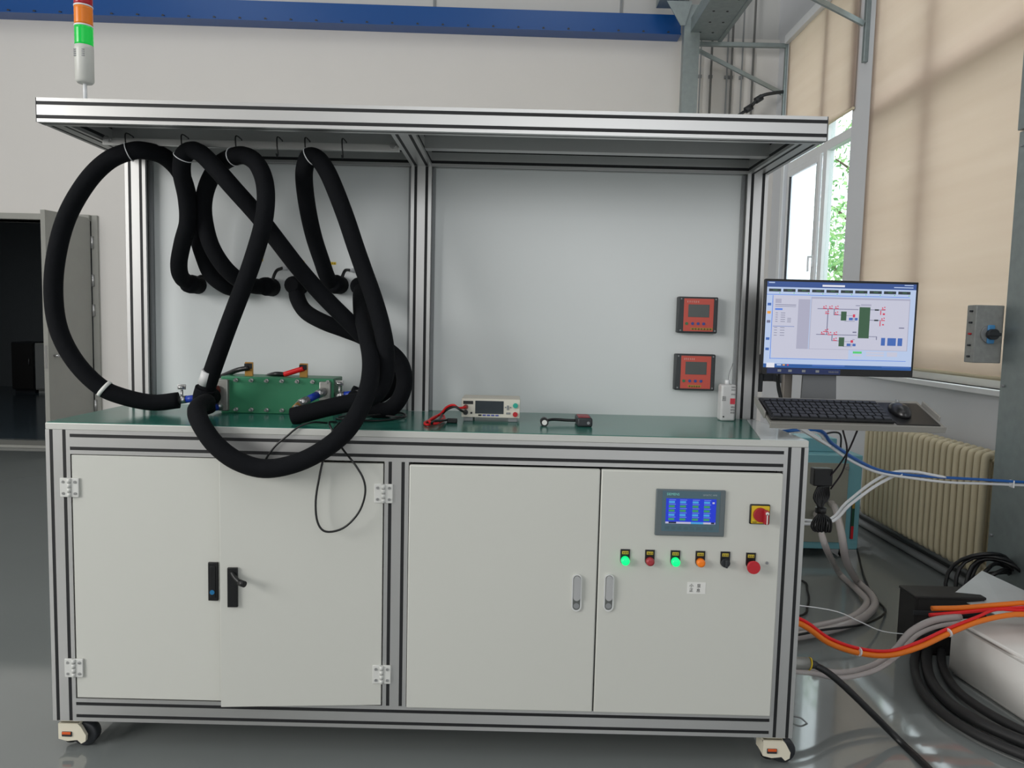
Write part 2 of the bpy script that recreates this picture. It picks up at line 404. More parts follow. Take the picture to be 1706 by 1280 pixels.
# ------------------------------------------------------------------ cable riser channel, tray and brackets in the far corner
e = thing('cable_riser', 'upright galvanised steel channel rising behind the canopy right of the blue beam', 'channel', (1.86, 5.0, 0))
g = G(); g.box(1.80, 1.95, 5.0, 5.006, 0, 4.42); g.build('face', M_ZINC, e)
g = G(); g.box(1.80, 1.806, 5.006, 5.09, 0, 4.36); g.build('flange', M_ZINC, e)
g = G(); g.box(1.944, 1.95, 5.006, 5.09, 0, 4.36); g.build('flange', M_ZINC, e)
e = thing('cable_tray', 'perforated galvanised cable tray running under the ceiling toward the viewer', 'tray', (2.0, 5.15, 4.17))
g = G(); g.box(1.86, 2.175, 1.0, 5.2, 4.17, 4.176); g.build('tray_floor', M_ZINC, e)
for x in (1.86, 2.169):
    g = G(); g.box(x, x+.006, 1.0, 5.2, 4.176, 4.30); g.build('tray_side', M_ZINC, e)
g = G()
for i in range(10):
    for k in (1.95, 2.07): g.cyl((k+.03*(i % 2), 5.0-i*.24, 4.1685), (k+.03*(i % 2), 5.0-i*.24, 4.170), .012, 8)
holes = g.build('hole_row', M_SLOT, e); 
g = G(); g.box(2.172, 2.21, 1.0, 5.2, 4.16, 4.29, .003); g.build('edge_rail', M_ZINC, e)
e = thing('air_duct', 'galvanised duct end above the blue beam beside the riser channel', 'duct', (1.7, 5.1, 4.43))
g = G(); g.box(1.56, 1.84, 4.98, 5.2, 4.46, 5.2, .004); g.build('duct_body', M_ZINC, e)
g = G(); g.prism([(1.62, 4.44), (1.86, 4.44), (1.80, 4.22), (1.76, 4.22)], 'y', 4.975, 4.985); g.build('gusset_plate', M_ZINC, e)
def bracket(y, arm, z, label):
    e = thing('tray_bracket', label, 'bracket', (WX, y, z), group='cable tray brackets on the window wall')
    g = G(); g.box(WX-.035, WX, y-.02, y+.02, z-.75, z+.01, .003); g.build('wall_strip', M_ZINC, e)
    g = G(); g.box(WX-arm, WX-.035, y-.02, y+.02, z-.04, z, .003); g.build('arm', M_ZINC, e)
    g = G(); a = Vector((WX-arm+.03, y, z-.05)); b = Vector((WX-.04, y, z-.47)); d = (b-a).normalized(); n = Vector((-d.z, 0, d.x))*.018
    g.prism([((a+n).x, (a+n).z), ((b+n).x, (b+n).z), ((b-n).x, (b-n).z), ((a-n).x, (a-n).z)], 'y', y-.012, y+.012); g.build('brace', M_ZINC, e)
bracket(5.22, .98, 4.165, 'galvanised triangular bracket beside the riser channel in the far corner')
bracket(3.52, .98, 4.165, 'galvanised bracket on the pier between the two blinds')
for i, x in enumerate((2.07, 2.18, 2.34, 2.385, 2.49, 2.60)):
    wds = ['first', 'second', 'third', 'fourth', 'fifth', 'sixth'][i]
    e = thing('conduit', f'{wds} thin upright conduit counted from the riser channel', 'conduit', (x, YB(x)-.03, 0), group='conduits in the far corner')
    g = G(); g.cyl((x, YB(x)-.03, 0), (x, YB(x)-.03, 6.5), .011 if i % 2 else .008, 8); g.build('pipe', M_GREY if i % 2 == 0 else mat('dark_conduit', (110, 110, 108), .5), e)
    g = G(); g.box(x-.02, x+.02, YB(x)-.025, YB(x)+.0, 3.9, 3.93, .002); g.build('clip', M_GREY, e)
e = thing('control_cable', 'short black cable with two joints crossing the conduits above the canopy', 'cable', P(1240, 190, 5.2))
g = G(); g.tube([P(1225, 196, 5.25), P(1247, 181, 5.25), P(1262, 166, 5.24), P(1274, 158, 5.2), Vector((2.83, 5.2, P(1274, 152, 5.2).z))], .016, 8); g.build('cord', M_DARK, e)
for x, y in ((1247, 181), (1264, 165)):
    c = P(x, y, 5.25); g = G(); g.cyl(c+Vector((-.03, 0, -.02)), c+Vector((.03, 0, .02)), .032, 10); g.build('joint', M_DARK, e)

# ------------------------------------------------------------------ TEST BENCH
HW = 1.175; ZT = 1.057; PWD = .075; SW = .0105; SO = .020
bench = thing('test_bench', 'wide white aluminium framed test bench on casters with overhead canopy', 'workbench', (0, .3, 0))
def section(w, h, nw, nh):
    """outline of a slotted extrusion, centred; nw slots on the faces of width w, nh on those of height h"""
    d = .005
    def side(L, n): return [(-SO, SO) if n == 2 else ((0,) if n == 1 else ())][0]
    pts = []
    def run(a, b, half, n, flip):
        pass
    W, H = w/2, h/2; q = SW/2
    for s in side(w, nw): pts += [(s-q, -H), (s-q, -H+d), (s+q, -H+d), (s+q, -H)]
    pts = [(-W, -H)]+pts+[(W, -H)]
    for s in side(h, nh): pts += [(W, s-q), (W-d, s-q), (W-d, s+q), (W, s+q)]
    pts += [(W, H)]
    for s in reversed(side(w, nw)): pts += [(s+q, H), (s+q, H-d), (s-q, H-d), (s-q, H)]
    pts += [(-W, H)]
    for s in reversed(side(h, nh)): pts += [(-W, s+q), (-W+d, s+q), (-W+d, s-q), (-W, s-q)]
    return pts
def profile(name, axis, c, a0, a1, w, h, nw, nh, faces='f'):
    """c: centre in the two other axes (x,y for z; y,z for x; x,z for y); black covers on the faces that show"""
    pts = [(p[0]+c[0], p[1]+c[1]) for p in section(w, h, nw, nh)]
    g = G(); g.prism(pts, axis, a0, a1); o = g.build(name, M_ALU, bench)
    q = SW/2; W, H = w/2, h/2
    def strip(poly):
        g = G(); g.prism(poly, axis, a0+.001, a1-.001); g.build('slot_cover', M_SLOT, o)
    sl = lambda n: (-SO, SO) if n == 2 else ((0,) if n == 1 else ())
    if 'b' in faces:   # low side of the second axis
        for s in sl(nw): strip([(c[0]+s-q, c[1]-H+.0006), (c[0]+s+q, c[1]-H+.0006), (c[0]+s+q, c[1]-H+.0045), (c[0]+s-q, c[1]-H+.0045)])
    if 'l' in faces:   # low side of the first axis
        for s in sl(nh): strip([(c[0]-W+.0006, c[1]+s-q), (c[0]-W+.0006, c[1]+s+q), (c[0]-W+.0045, c[1]+s+q), (c[0]-W+.0045, c[1]+s-q)])
    if 'r' in faces:
        for s in sl(nh): strip([(c[0]+W-.0006, c[1]+s-q), (c[0]+W-.0006, c[1]+s+q), (c[0]+W-.0045, c[1]+s+q), (c[0]+W-.0045, c[1]+s-q)])
    return o
h = PWD/2; ZB = .10; WT = ZT-.023
# lower posts (front y=0), axis z: first axis x, second axis y
for x in (-HW+h, HW-h):
    profile('front_post', 'z', (x, h), ZB, WT, PWD, PWD, 2, 2, 'blr')
    profile('rear_post', 'z', (x, .575-h), ZB, WT, PWD, PWD, 2, 2, 'lr')
    profile('side_rail', 'y', (x, .175-h), PWD, .5, PWD, PWD, 1, 2, 'lr')
    profile('side_rail', 'y', (x, WT-h), PWD, .5, PWD, PWD, 1, 2, 'lr')
MX = -.092
profile('front_post', 'z', (MX, .022), .175, WT-PWD, PWD, .044, 2, 1, 'b')
# horizontal front rails, axis x: first axis y, second axis z -> front face = 'l'
profile('front_rail', 'x', (.03, WT-h), -HW+PWD, HW-PWD, .06, PWD, 1, 2, 'l')
profile('front_rail', 'x', (.03, .1+h), -HW+PWD, HW-PWD, .06, PWD, 1, 2, 'l')
for z in (WT-h, .1+h): profile('rear_rail', 'x', (.545, z), -HW+PWD, HW-PWD, .06, PWD, 1, 2, 'r')
g = G(); g.box(-HW, HW, 0, .585, WT, ZT-.002, .002); g.build('worktop', M_TOPEDGE, bench)
g = G(); g.prism([(-HW+.004, .004), (1.025, .004), (1.155, .583), (-HW+.004, .583)], 'z', ZT-.002, ZT); g.build('rubber_mat', M_MAT, bench)
g = G(); g.prism([(1.027, .004), (HW-.004, .004), (HW-.004, .583), (1.157, .583)], 'z', ZT-.002, ZT-.0005); g.build('end_plate', mat('worktop_reflection_white', (205, 212, 214), .12), bench)  # bare grey worktop end, its bright reflection painted in as white
for x in (-HW+.004, HW-.012):
    g = G(); g.box(x, x+.008, PWD, .5, .175, WT-PWD, 0); g.build('side_panel', M_WHITE, bench)
g = G(); g.box(-HW+PWD, HW-PWD, .56, .568, .175, WT-PWD); g.build('rear_panel', M_WHITE, bench)
g = G(); g.box(-HW+PWD, HW-PWD, .06, .55, .165, .175); g.build('floor_panel', M_WHITE, bench)
# upper posts
CZ0, CZ1 = 1.957, 2.028
for x in (-HW+h, -.129+h, HW-h):
    profile('canopy_post', 'z', (x, .5+h), ZT, CZ0, PWD, PWD, 2, 2, 'blr')
# canopy frame; front beam centre z
cz = (CZ0+CZ1)/2; ch = CZ1-CZ0
profile('canopy_beam', 'x', (.0225, cz), -HW, HW, .045, ch, 1, 2, 'lb')
profile('canopy_beam', 'x', (.5+h, cz), -HW+PWD, HW-PWD, PWD, ch, 2, 2, 'lb')
for x in (-HW+h, -.129+h, HW-h):
    profile('canopy_side', 'y', (x, cz), .045, .575 if abs(x) > .5 else .5, PWD, ch, 2, 2, 'blr')
profile('canopy_beam', 'x', (.30, cz+.0), -HW+PWD, -.129, .04, ch*.6, 0, 0, '')
profile('canopy_beam', 'x', (.30, cz+.0), -.054, HW-PWD, .04, ch*.6, 0, 0, '')
g = G(); g.box(-HW+.01, HW-.01, .02, .57, CZ1-.004, CZ1+.004); g.build('canopy_sheet', mat('canopy_sheet', (175, 178, 178), .5), bench)
# end caps of the canopy beam
for x in (-HW-.003, HW):
    g = G(); g.box(x, x+.003, 0, .045, CZ0, CZ1, .0008); g.build('end_cap', M_DARK, bench)
# back boards
BY = .54
for x0, x1 in ((-HW+PWD, -.129), (-.054, HW-PWD)):
    g = G(); g.box(x0, x1, BY, BY+.01, ZT, CZ0); bd = g.build('back_board', M_BOARD, bench)
    for (a, b) in ((x0, x0+.012), (x1-.012, x1)):
        g = G(); g.box(a, b, BY-.012, BY, ZT, CZ0, .002); g.build('edge_strip', M_GREY, bd)
# ---- left storage doors
def hinge(parent, cx, cz, leftplate):
    g = G(); g.box(cx-.029, cx-.004, -.008 if leftplate else -.007, -.0005, cz-.030, cz+.030, .002); g.box(cx+.004, cx+.029, -.007, -.0005, cz-.030, cz+.030, .002)
    for k in range(4): g.cyl((cx, -.007, cz-.029+k*.0148), (cx, -.007, cz-.029+k*.0148+.0136), .006, 10)
    o = g.build('hinge', mat('hinge_white', (214, 215, 211), .4), parent)
    for sx in (-.018, .018):
        for sz in (-.018, .018):
            g = G(); g.cyl((cx+sx, -.0095, cz+sz), (cx+sx, -.006, cz+sz), .0045, 10); g.build('screw', M_STEEL, o)
LD0, LD1 = -HW+PWD+.004, -.629
g = G(); g.box(LD0, LD1-.002, 0, .018, .178, .956, .0015); dl = g.build('cabinet_door', M_WHITE, bench)
a = P(348, 936, 0); b = P(365, 1000, 0)
g = G(); g.box(a.x, b.x, -.009, 0, b.z, a.z, .002); g.box(a.x+.007, b.x-.007, -.011, -.009, b.z+.012, a.z-.012, .001); g.build('handle', M_BLACK, dl)
c = P(356, 985, 0); g = G(); g.cyl((c.x, -.013, c.z), (c.x, -.011, c.z), .0075, 14); g.build('key_disc', mat('blue_key_disc', (30, 110, 160), .4), dl)
for y in (812, 1112): c = P(120 if y < 900 else 126, y, -.0); hinge(bench, -HW+PWD-.001, c.z, True)
# ajar door, swung slightly out around its right-hand hinge
DR = bpy.data.objects.new('cabinet_door', None)
L2 = .494; ang = math.radians(4.2); hxr = -.133
def rot_door(o):
    o.matrix_parent_inverse = INV[bench.name] @ Matrix.Translation((hxr, 0, 0)) @ Matrix.Rotation(ang, 4, 'Z') @ Matrix.Translation((-hxr, 0, 0))
g = G(); g.box(hxr-L2, hxr, -.002, .016, .178, .952, .0015); dr = g.build('cabinet_door', M_WHITE, bench); rot_door(dr)
a = P(388, 945, -.035); b = P(405, 1011, -.035)
g = G(); hw0 = hxr-L2+.024; g.box(hw0, hw0+.031, -.011, -.002, b.z, a.z, .002); g.build('handle', M_BLACK, dr)
g = G(); zc = P(410, 968, -.05).z
g.tube([(hw0+.014, -.008, zc+.022), (hw0+.028, -.022, zc+.010), (hw0+.046, -.036, zc)], .0065, 10); g.cyl((hw0+.044, -.034, zc), (hw0+.062, -.046, zc-.002), .0095, 12); g.build('lever', M_BLACK, dr)
for y in (822, 1123): c = P(640, y, 0); hinge(bench, hxr+.002, c.z, False)
# slot screws seen on the canopy and the rails are left to the profile; pull handle on the left side
g = G(); z0 = P(72, 822, .1).z; z1 = P(75, 858, .1).z
g.tube([(-HW, .1, z0), (-HW-.02, .1, z0-.003), (-HW-.028, .1, (z0+z1)/2), (-HW-.02, .1, z1+.003), (-HW, .1, z1)], .009, 10); g.build('pull_handle', M_BLACK, bench)
# casters
def caster(x, y, flip):
    g = G(); s = flip
    g.box(x-.034, x+.034, y-.034, y+.034, .092, .100, .002); g.box(x-.022, x+.022, y-.022, y+.022, .084, .092, .002)
    prof = [(x-.036*s, .084), (x+.026*s, .084), (x+.036*s, .074), (x+.052*s, .045), (x+.050*s, .026), (x+.036*s, .018), (x+.024*s, .03), (x-.008*s, .026), (x-.036*s, .033)]
    g.prism(prof, 'y', y-.034, y-.022); g.prism(prof, 'y', y+.022, y+.034); g.box(x-.036, x+.03, y-.03, y+.03, .072, .084, .003)
    g.box(min(x-.0355*s, x-.026*s), max(x-.0355*s, x-.026*s), y-.0225, y+.0225, .034, .0725)
    o = g.build('caster', M_CASTER, bench)
    g = G(); g.lathe([(.02, -.016), (.036, -.018), (.040, -.013), (.040, .013), (.036, .018), (.02, .016)], (x+.036*s, y, .040), 'y', 22); g.build('wheel', M_DARK, o)
    g = G(); g.box(x-.024, x+.008, y-.038, y-.030, .042, .058, .002); g.build('dial', M_DARK, o)
    g = G(); g.box(x-.022, x+.006, y-.0395, y-.036, .050, .058, .001); g.build('dial_ring', mat('orange_dial', (215, 90, 35), .5), o)
    g = G(); g.lathe([(.022, 0), (.022, .012)], (x-.008*s, y, .014), 'z', 16); g.build('levelling_foot', M_BLACK, o)
caster(-HW+.045, .045, 1); caster(HW-.05, .045, 1); caster(-HW+.045, .53, 1); caster(HW-.05, .53, 1)

# ------------------------------------------------------------------ electrical cabinet in the right half of the bench
cab = thing('electrical_cabinet', 'two door white electrical cabinet with touch panel and buttons', 'cabinet', (.52, .3, .175))
EX0, EX1, EZ0, EZ1 = -.052, HW-PWD-.003, .178, .953
g = G(); g.box(EX0+.004, EX1-.004, .004, .5, EZ0+.002, EZ1-.004, .003); g.build('body', mat('cabinet_interior_grey', (90, 92, 92), .6), cab)
gap = .537
def cdoor(x0, x1):
    g = G(); g.box(x0, x1, -.016, .004, EZ0, EZ1, .004); return g.build('door', M_WHITE, cab)
d1 = cdoor(EX0+.001, gap-.002); d2 = cdoor(gap+.002, EX1)
def stadium(cx, z0, z1, r, n=10):
    pts = []
    for k in range(n+1): t = math.pi*k/n; pts.append((cx+r*math.cos(t), z1-r+r*math.sin(t)))
    for k in range(n+1): t = math.pi+math.pi*k/n; pts.append((cx+r*math.cos(t), z0+r+r*math.sin(t)))
    return pts
FY = -.016
for px, d in ((961, d1), (1014.5, d2)):
    t = P(px, 956, FY); b = P(px-1, 1018, FY); cx = (t.x+b.x)/2
    g = G(); g.prism(stadium(cx, b.z, t.z, .0155), 'y', FY-.006, FY); g.build('handle', mat('satin_chrome', (225, 226, 224), .3, .5), d)
    g = G(); g.prism(stadium(cx, b.z+.005, t.z-.004, .0115), 'y', FY-.0066, FY-.004); g.build('handle_recess', mat('recess_grey', (105, 108, 106), .45, .4), d)
    g = G(); g.prism(stadium(cx, b.z+.036, t.z-.005, .0105), 'y', FY-.013, FY-.004); g.build('handle_flap', M_STEEL, d)
    g = G(); g.cyl((cx, FY-.0075, b.z+.018), (cx, FY-.005, b.z+.018), .009, 16); g.build('lock_core', M_GREY, d)
# touch panel
a = P(1093, 814, FY); b = P(1205, 894, FY); pw = b.x-a.x; ph = a.z-b.z
tp = G(); tp.box(a.x, b.x, FY-.008, FY, b.z, a.z, .003); tp = tp.build('touch_panel', mat('panel_bezel_grey', (98, 108, 112), .45), cab)
def pq(g, u0, v0, u1, v1, y, mi=0): g.box(a.x+u0*pw, a.x+u1*pw, FY-y, FY-y+.0008, a.z-v0*ph, a.z-v1*ph, m=mi)
g = G(); pq(g, .09, .03, .92, .90, .0086); g.build('bezel_inset', mat('panel_inset_blue_grey', (82, 110, 122), .4), tp)
def lamp(name, c, s): return mat(name, tuple(int(v*.3) for v in c), .3, emit=c, es=s)
g = G(); pq(g, .145, .19, .865, .73, .0092, 0)
for r_ in range(5):
    for c_ in range(4):
        u = (.185, .345, .525, .69)[c_]; v = .245+r_*.092
        pq(g, u, v, u+.085, v+.045, .0096, 1 if r_ in (0, 3) else 2)
        pq(g, u, v-.030, u+.10, v-.018, .0095, 4)
pq(g, .145, .69, .51, .73, .0095, 3); pq(g, .51, .69, .69, .73, .0095, 1); pq(g, .69, .69, .86, .73, .0095, 3); pq(g, .19, .69, .30, .725, .0098, 5); pq(g, .80, .69, .85, .725, .0098, 5); pq(g, .81, .255, .84, .29, .0098, 3)
g.build('screen', [lamp('hmi_blue', (30, 55, 205), 1), lamp('hmi_cyan', (70, 160, 220), 1), lamp('hmi_green', (60, 150, 90), 1), lamp('hmi_grey', (185, 185, 210), 1), lamp('hmi_text', (120, 140, 225), 1), lamp('hmi_dark', (30, 35, 60), 1)], tp)
text('SIEMENS', 'brand_lettering', mat('teal_print', (140, 225, 218), .5), tp, (a.x+.15*pw, FY-.0090, a.z-.125*ph), .0105)
text('SIMATIC HMI', 'model_lettering', mat('pale_print', (165, 178, 184), .5), tp, (a.x+.67*pw, FY-.0090, a.z-.125*ph), .0075)
for i in range(8):
    g = G(); pq(g, .14+i*.09, .79, .20+i*.09, .86, .0091); g.build('soft_key', mat('panel_soft_key', (78, 104, 114), .4), tp)
# rotary isolator
a = P(1249, 840, FY); b = P(1281, 873, FY); cx = (a.x+b.x)/2; czr = (a.z+b.z)/2; hs = (b.x-a.x)/2
g = G(); g.box(cx-hs, cx+hs, FY-.006, FY, czr-hs, czr+hs, .004); rs = g.build('rotary_switch', M_BLACK, cab)
g = G(); g.box(cx-hs*.86, cx+hs*.92, FY-.007, FY-.0058, czr-hs*.9, czr+hs*.86, .002); g.build('yellow_plate', M_YELLOW, rs)
g = G(); g.cyl((cx, FY-.020, czr), (cx, FY-.006, czr), .0215, 24); g.box(cx+.004, cx+.018, FY-.040, FY-.018, czr-.024, czr+.018, .003); g.build('knob', mat('dark_red_knob', (165, 30, 42), .4), rs)
g = G(); g.box(cx+.0095, cx+.0125, FY-.0415, FY-.0395, czr-.022, czr+.010); g.cyl((cx+.011, FY-.0415, czr+.011), (cx+.011, FY-.0395, czr+.011), .005, 12); g.build('pointer_mark', M_WHITEP, rs)
g = G(); scribble(g, cx-hs*.75, cx-hs*.3, FY-.0077, czr-hs*.85, .004, 4); g.build('plate_print', M_INK, rs)
# push buttons
M_LITG = mat('green_lamp_lens', (10, 200, 110), .3, emit=(0, 255, 130), es=1.1)
for i, (px, py, mt, kind) in enumerate(((1041, 933, M_LITG, 'lit green'), (1082, 934, mat('red_lens', (165, 52, 60), .35), 'red'), (1124.5, 935, M_LITG, 'lit green'),
        (1166, 936, mat('orange_lens', (240, 125, 25), .35, emit=(230, 110, 20), es=.1), 'orange'), (1207.5, 937, M_DARK, 'black selector'), (1250, 939, mat('mushroom_red', (188, 38, 48), .4), 'red mushroom'))):
    c = P(px, py, FY); r = .0135
    g = G(); pts = [(c.x-.0145, c.z+.034), (c.x-.0145, c.z)]
    for k in range(11): t = math.pi+math.pi*k/10; pts.append((c.x+.0145*math.cos(t), c.z+.0145*math.sin(t)))
    pts += [(c.x+.0145, c.z+.034)]
    g.prism(pts, 'y', FY-.004, FY); pb = g.build('push_button', M_BLACK, cab, label=f'{kind} push button on black plate')
    g = G(); g.box(c.x-.010, c.x+.010, FY-.005, FY-.0036, c.z+.019, c.z+.029, .0008); g.build('label_plate', mat('yellow_legend', (200, 180, 60), .5), pb)
    g = G(); scribble(g, c.x-.009, c.x+.009, FY-.0056, c.z+.021, .006, 3); g.build('legend_print', mat('legend_print', (110, 95, 30), .6), pb)
    g = G()
    if i == 5:
        g.cyl((c.x+.001, FY-.022, c.z-.002), (c.x+.001, FY-.004, c.z-.002), .011, 20); g.lathe([(.0195, -.034), (.0205, -.030), (.019, -.024), (.013, -.020)], (c.x+.001, FY, c.z-.003), 'y', 24)
    elif i == 4:
        g.cyl((c.x, FY-.012, c.z), (c.x, FY-.004, c.z), .0135, 20); g.box(c.x-.0035, c.x+.0035, FY-.024, FY-.011, c.z-.012, c.z+.012, .0015)
    else:
        g.lathe([(.0132, 0), (.0132, -.012), (.0115, -.017), (.006, -.0185)], (c.x, FY-.004, c.z), 'y', 22)
    g.build('button_cap', mt, pb)
c = P(1277.5, 938, FY); g = G(); g.cyl((c.x, FY-.003, c.z), (c.x, FY, c.z), .0045, 10); g.build('key_lock', M_GREY, cab)
a = P(1145, 970, FY); b = P(1175, 990, FY)
g = G(); g.box(a.x, b.x, FY-.0008, FY, b.z, a.z); st = g.build('paper_sticker', M_WHITEP, cab)
for s, u, v in (('小', .12, .42), ('正', .12, .80), ('显', .52, .42), ('息', .50, .82)):
    text(s, 'handwritten_mark', M_INK, st, (a.x+u*(b.x-a.x), FY-.0012, a.z+v*(b.z-a.z)), .0125)

# ------------------------------------------------------------------ signal tower on the canopy
c = P(142, 160, .035); x, y = c.x, .035
st = thing('signal_tower', 'stacked signal light tower red amber green standing on the canopy corner', 'signal light', (x, y, CZ1))
zb = P(142, 138, y).z; zg0 = P(142, 77, y).z; zg1 = P(142, 46, y).z; za0 = P(142, 43, y).z; za1 = P(141, 13, y).z; zr0 = P(141, 10, y).z
g = G(); g.cyl((x, y, CZ1), (x, y, zb+.01), .0055, 10); g.lathe([(.016, 0), (.016, .004), (.008, .006)], (x, y, CZ1), 'z', 14); g.build('pole', M_PVC, st)
r = .0255
g = G(); g.lathe([(r*.8, zb-.002), (r, zb+.004), (r*1.02, zg0-.012), (r, zg0)], (x, y, 0), 'z', 28); bd = g.build('buzzer_body', mat('tower_grey_white', (205, 206, 200), .4), st)
g = G()
for k in range(4):
    g.box(x-.019, x-.007, y-.0262+.0025, y-.020, zg0-.036+k*.006, zg0-.033+k*.006); g.box(x+.003, x+.013, y-.0262+.001, y-.020, zg0-.036+k*.006, zg0-.033+k*.006)
g.build('sound_slits', M_GREY, bd)
for nm, z0, z1, mt in (('green_lamp', zg0, zg1, mat('tower_green', (0, 150, 60), .2, emit=(10, 210, 70), es=.5)), ('amber_lamp', za0, za1, mat('tower_amber', (225, 125, 30), .25, emit=(220, 100, 10), es=.1)), ('red_lamp', zr0, zr0+(za1-za0), mat('tower_red', (180, 20, 40), .25))):
    g = G()
    N = 30; prof = []
    for k in range(9):
        z = z0+(z1-z0)*k/8; prof += [(r*(.985 if k % 2 else 1.0), z)]
    g.lathe(prof, (x, y, 0), 'z', N); g.build(nm, mt, st)
for z0, z1 in ((zg1, za0), (za1, zr0), (zr0+(za1-za0), zr0+(za1-za0)+.012)):
    g = G(); g.lathe([(r*.98, z0), (r*1.03, z0+.001), (r*1.03, z1-.001), (r*.98, z1)], (x, y, 0), 'z', 28); g.build('ring', M_PVC, st)

# ------------------------------------------------------------------ hanging rod and hooks
ro = P(300, 240, .20)
RZ = 1.955; RY = .223
e = thing('hanging_rod', 'pale horizontal hanging rail under the left half of the canopy', 'rail', (-.6, RY, RZ))
g = G(); g.box(-HW+PWD, -.129, RY-.006, RY+.006, RZ-.012, RZ+.012, .002); g.build('bar', mat('rail_aluminium', (200, 200, 198), .35, .6), e)
for x in (-HW+PWD+.02, -.150):
    g = G(); g.box(x-.012, x+.012, RY-.012, RY+.02, RZ, CZ0+.01, .002); g.cyl((x, RY-.018, RZ+.006), (x, RY-.010, RZ+.006), .010, 10); g.build('end_bracket', M_STEEL, e)
hooks = [(218, 'thin wire hook holding the big left hose loop'), (310, 'thin wire hook holding the long diagonal hose'), (399, 'thin wire hook holding the hose loop left of the bare hooks'),
         (467, 'empty wire hook just right of the three hanging left hoses'), (513, 'thin wire hook holding the narrow hose nearest the middle post'), (574, 'empty wire hook closest to the middle post')]
for px, lb in hooks:
    t = P(px, 238, RY); x = t.x; full = 'holding' in lb
    e = thing('wire_hook', lb, 'hook', (x, RY, RZ), group='wire hooks on the rail')
    HYk = .188
    g = G(); pts = [(x+.004, RY+.010, RZ+.0), (x+.004, RY+.009, RZ+.017), (x+.003, RY-.004, RZ+.020), (x+.001, HYk+.014, RZ+.022), (x, HYk, RZ+.016), (x+.001, HYk-.001, RZ-.012), (x+.003, HYk, RZ-.036)]
    if not full: pts += [(x+.003, HYk-.008, RZ-.044), (x+.002, HYk-.014, RZ-.036)]
    g.tube(pts, .0022, 6, sub=4); g.build('wire', M_BLACK, e)

# ------------------------------------------------------------------ hoses
HR = .0285
def hose(name, label, pts, r=HR, mt=None, group='black insulated hoses', n=14):
    q = [P(*p) if isinstance(p, tuple) else p for p in pts]
    e = thing(name, label, 'hose', q[0], group=group)
    g = G(); g.tube(q, r, n, sub=6); g.build('sleeve', mt or M_BLACKFOAM, e)
    return e, q
def ring(e, i, q):
    c = q[i]; d = (q[i+1]-q[i-1]).normalized(); u = d.orthogonal().normalized(); v = d.cross(u)
    g = G(); g.tube([c+(u*math.cos(t)+v*math.sin(t))*(HR+.0015) for t in [2*math.pi*k/20 for k in range(20)]], .0016, 6, raw=True, closed=True); g.build('hanging_loop', M_PVC, e)
def band(e, a, b, r, mt, name='tie_band'):
    g = G(); g.cyl(a, b, r, 16); g.build(name, mt, e)
A, qa = hose('insulated_hose', 'thick black insulated hose looping far out to the left of the bench',
    [(394, 482, .538), (392, 482, .50), (374, 476, .46), (352, 458, .44), (338, 425, .42), (328, 390, .40), (318, 345, .37), (303, 293, .31), (275, 262, .25), (240, 251, .205), (215, 253, .195), (180, 268, .19), (145, 303, .19), (112, 360, .19), (94, 425, .19),
     (89, 490, .19), (98, 550, .19), (125, 602, .19), (165, 643, .20), (205, 661, .22), (255, 671, .25), (298, 667, .27)])
d = (P(180, 652, .21)-P(170, 645, .205)).normalized(); c = P(174, 648, .2025); band(A, c-d*.006, c+d*.006, HR+.002, M_WHITEP)
B, qb = hose('insulated_hose', 'thick black insulated hose running diagonally across the left back board',
    [(325, 474, .538), (321, 474, .49), (303, 463, .43), (298, 440, .38), (304, 405, .33), (313, 370, .29), (311, 330, .26), (303, 290, .22), (305, 262, .195), (318, 251, .19), (335, 256, .175), (360, 281, .165), (390, 315, .165), (430, 360, .20), (465, 405, .23), (500, 450, .25),
     (540, 495, .26), (580, 535, .27), (612, 566, .29), (645, 583, .31), (667, 605, .31), (674, 634, .31), (667, 662, .30), (650, 681, .29), (628, 684, .28), (605, 673, .28), (585, 662, .30)])
Cc, qc = hose('insulated_hose', 'thick black insulated hose hung in an oval loop and falling to the stack inlet',
    [(450, 478, .538), (446, 478, .50), (425, 477, .44), (400, 468, .39), (374, 445, .35), (353, 412, .33), (342, 375, .32), (339, 340, .31), (347, 305, .29), (366, 275, .26), (390, 261, .20), (410, 260, .185), (428, 273, .165), (440, 300, .14), (443, 335, .12), (438, 375, .115), (427, 415, .12),
     (412, 460, .13), (395, 505, .14), (378, 550, .16), (362, 595, .18), (350, 630, .20), (342, 657, .22)])
d = (P(346, 642, .21)-P(352, 627, .2)).normalized(); TO = Vector((-.013, -.009, -.004)); band(Cc, P(355, 616, .19)+TO, P(348, 638, .202)+TO, .0195, mat('white_tape', (215, 215, 215), .5), 'white_tape')
D, qd = hose('insulated_hose', 'thick black insulated hose on the hook nearest the middle post dropping down to the worktop',
    [(563, 477, .538), (557, 476, .49), (546, 463, .44), (536, 435, .40), (523, 395, .36), (513, 350, .31), (507, 305, .25), (508, 278, .205), (516, 261, .19), (530, 265, .19), (545, 286, .19), (560, 320, .19), (577, 365, .19), (592, 410, .19), (606, 450, .19), (622, 495, .18), (635, 540, .16),
     (643, 585, .14), (642, 625, .13), (630, 653, .12), (608, 667, .115), (575, 673, .11), (540, 681, .10), (505, 690, .09), (487, 694, .09)])
E_, qe = hose('insulated_hose', 'short black insulated hose curving from the board toward the right of the green stack',
    [(497, 475, .538), (494, 477, .50), (496, 498, .46), (510, 520, .44), (540, 537, .42), (575, 550, .41), (605, 562, .40), (630, 580, .40), (648, 605, .40), (652, 632, .39), (642, 652, .38), (622, 662, .37), (600, 660, .36), (585, 655, .35)])
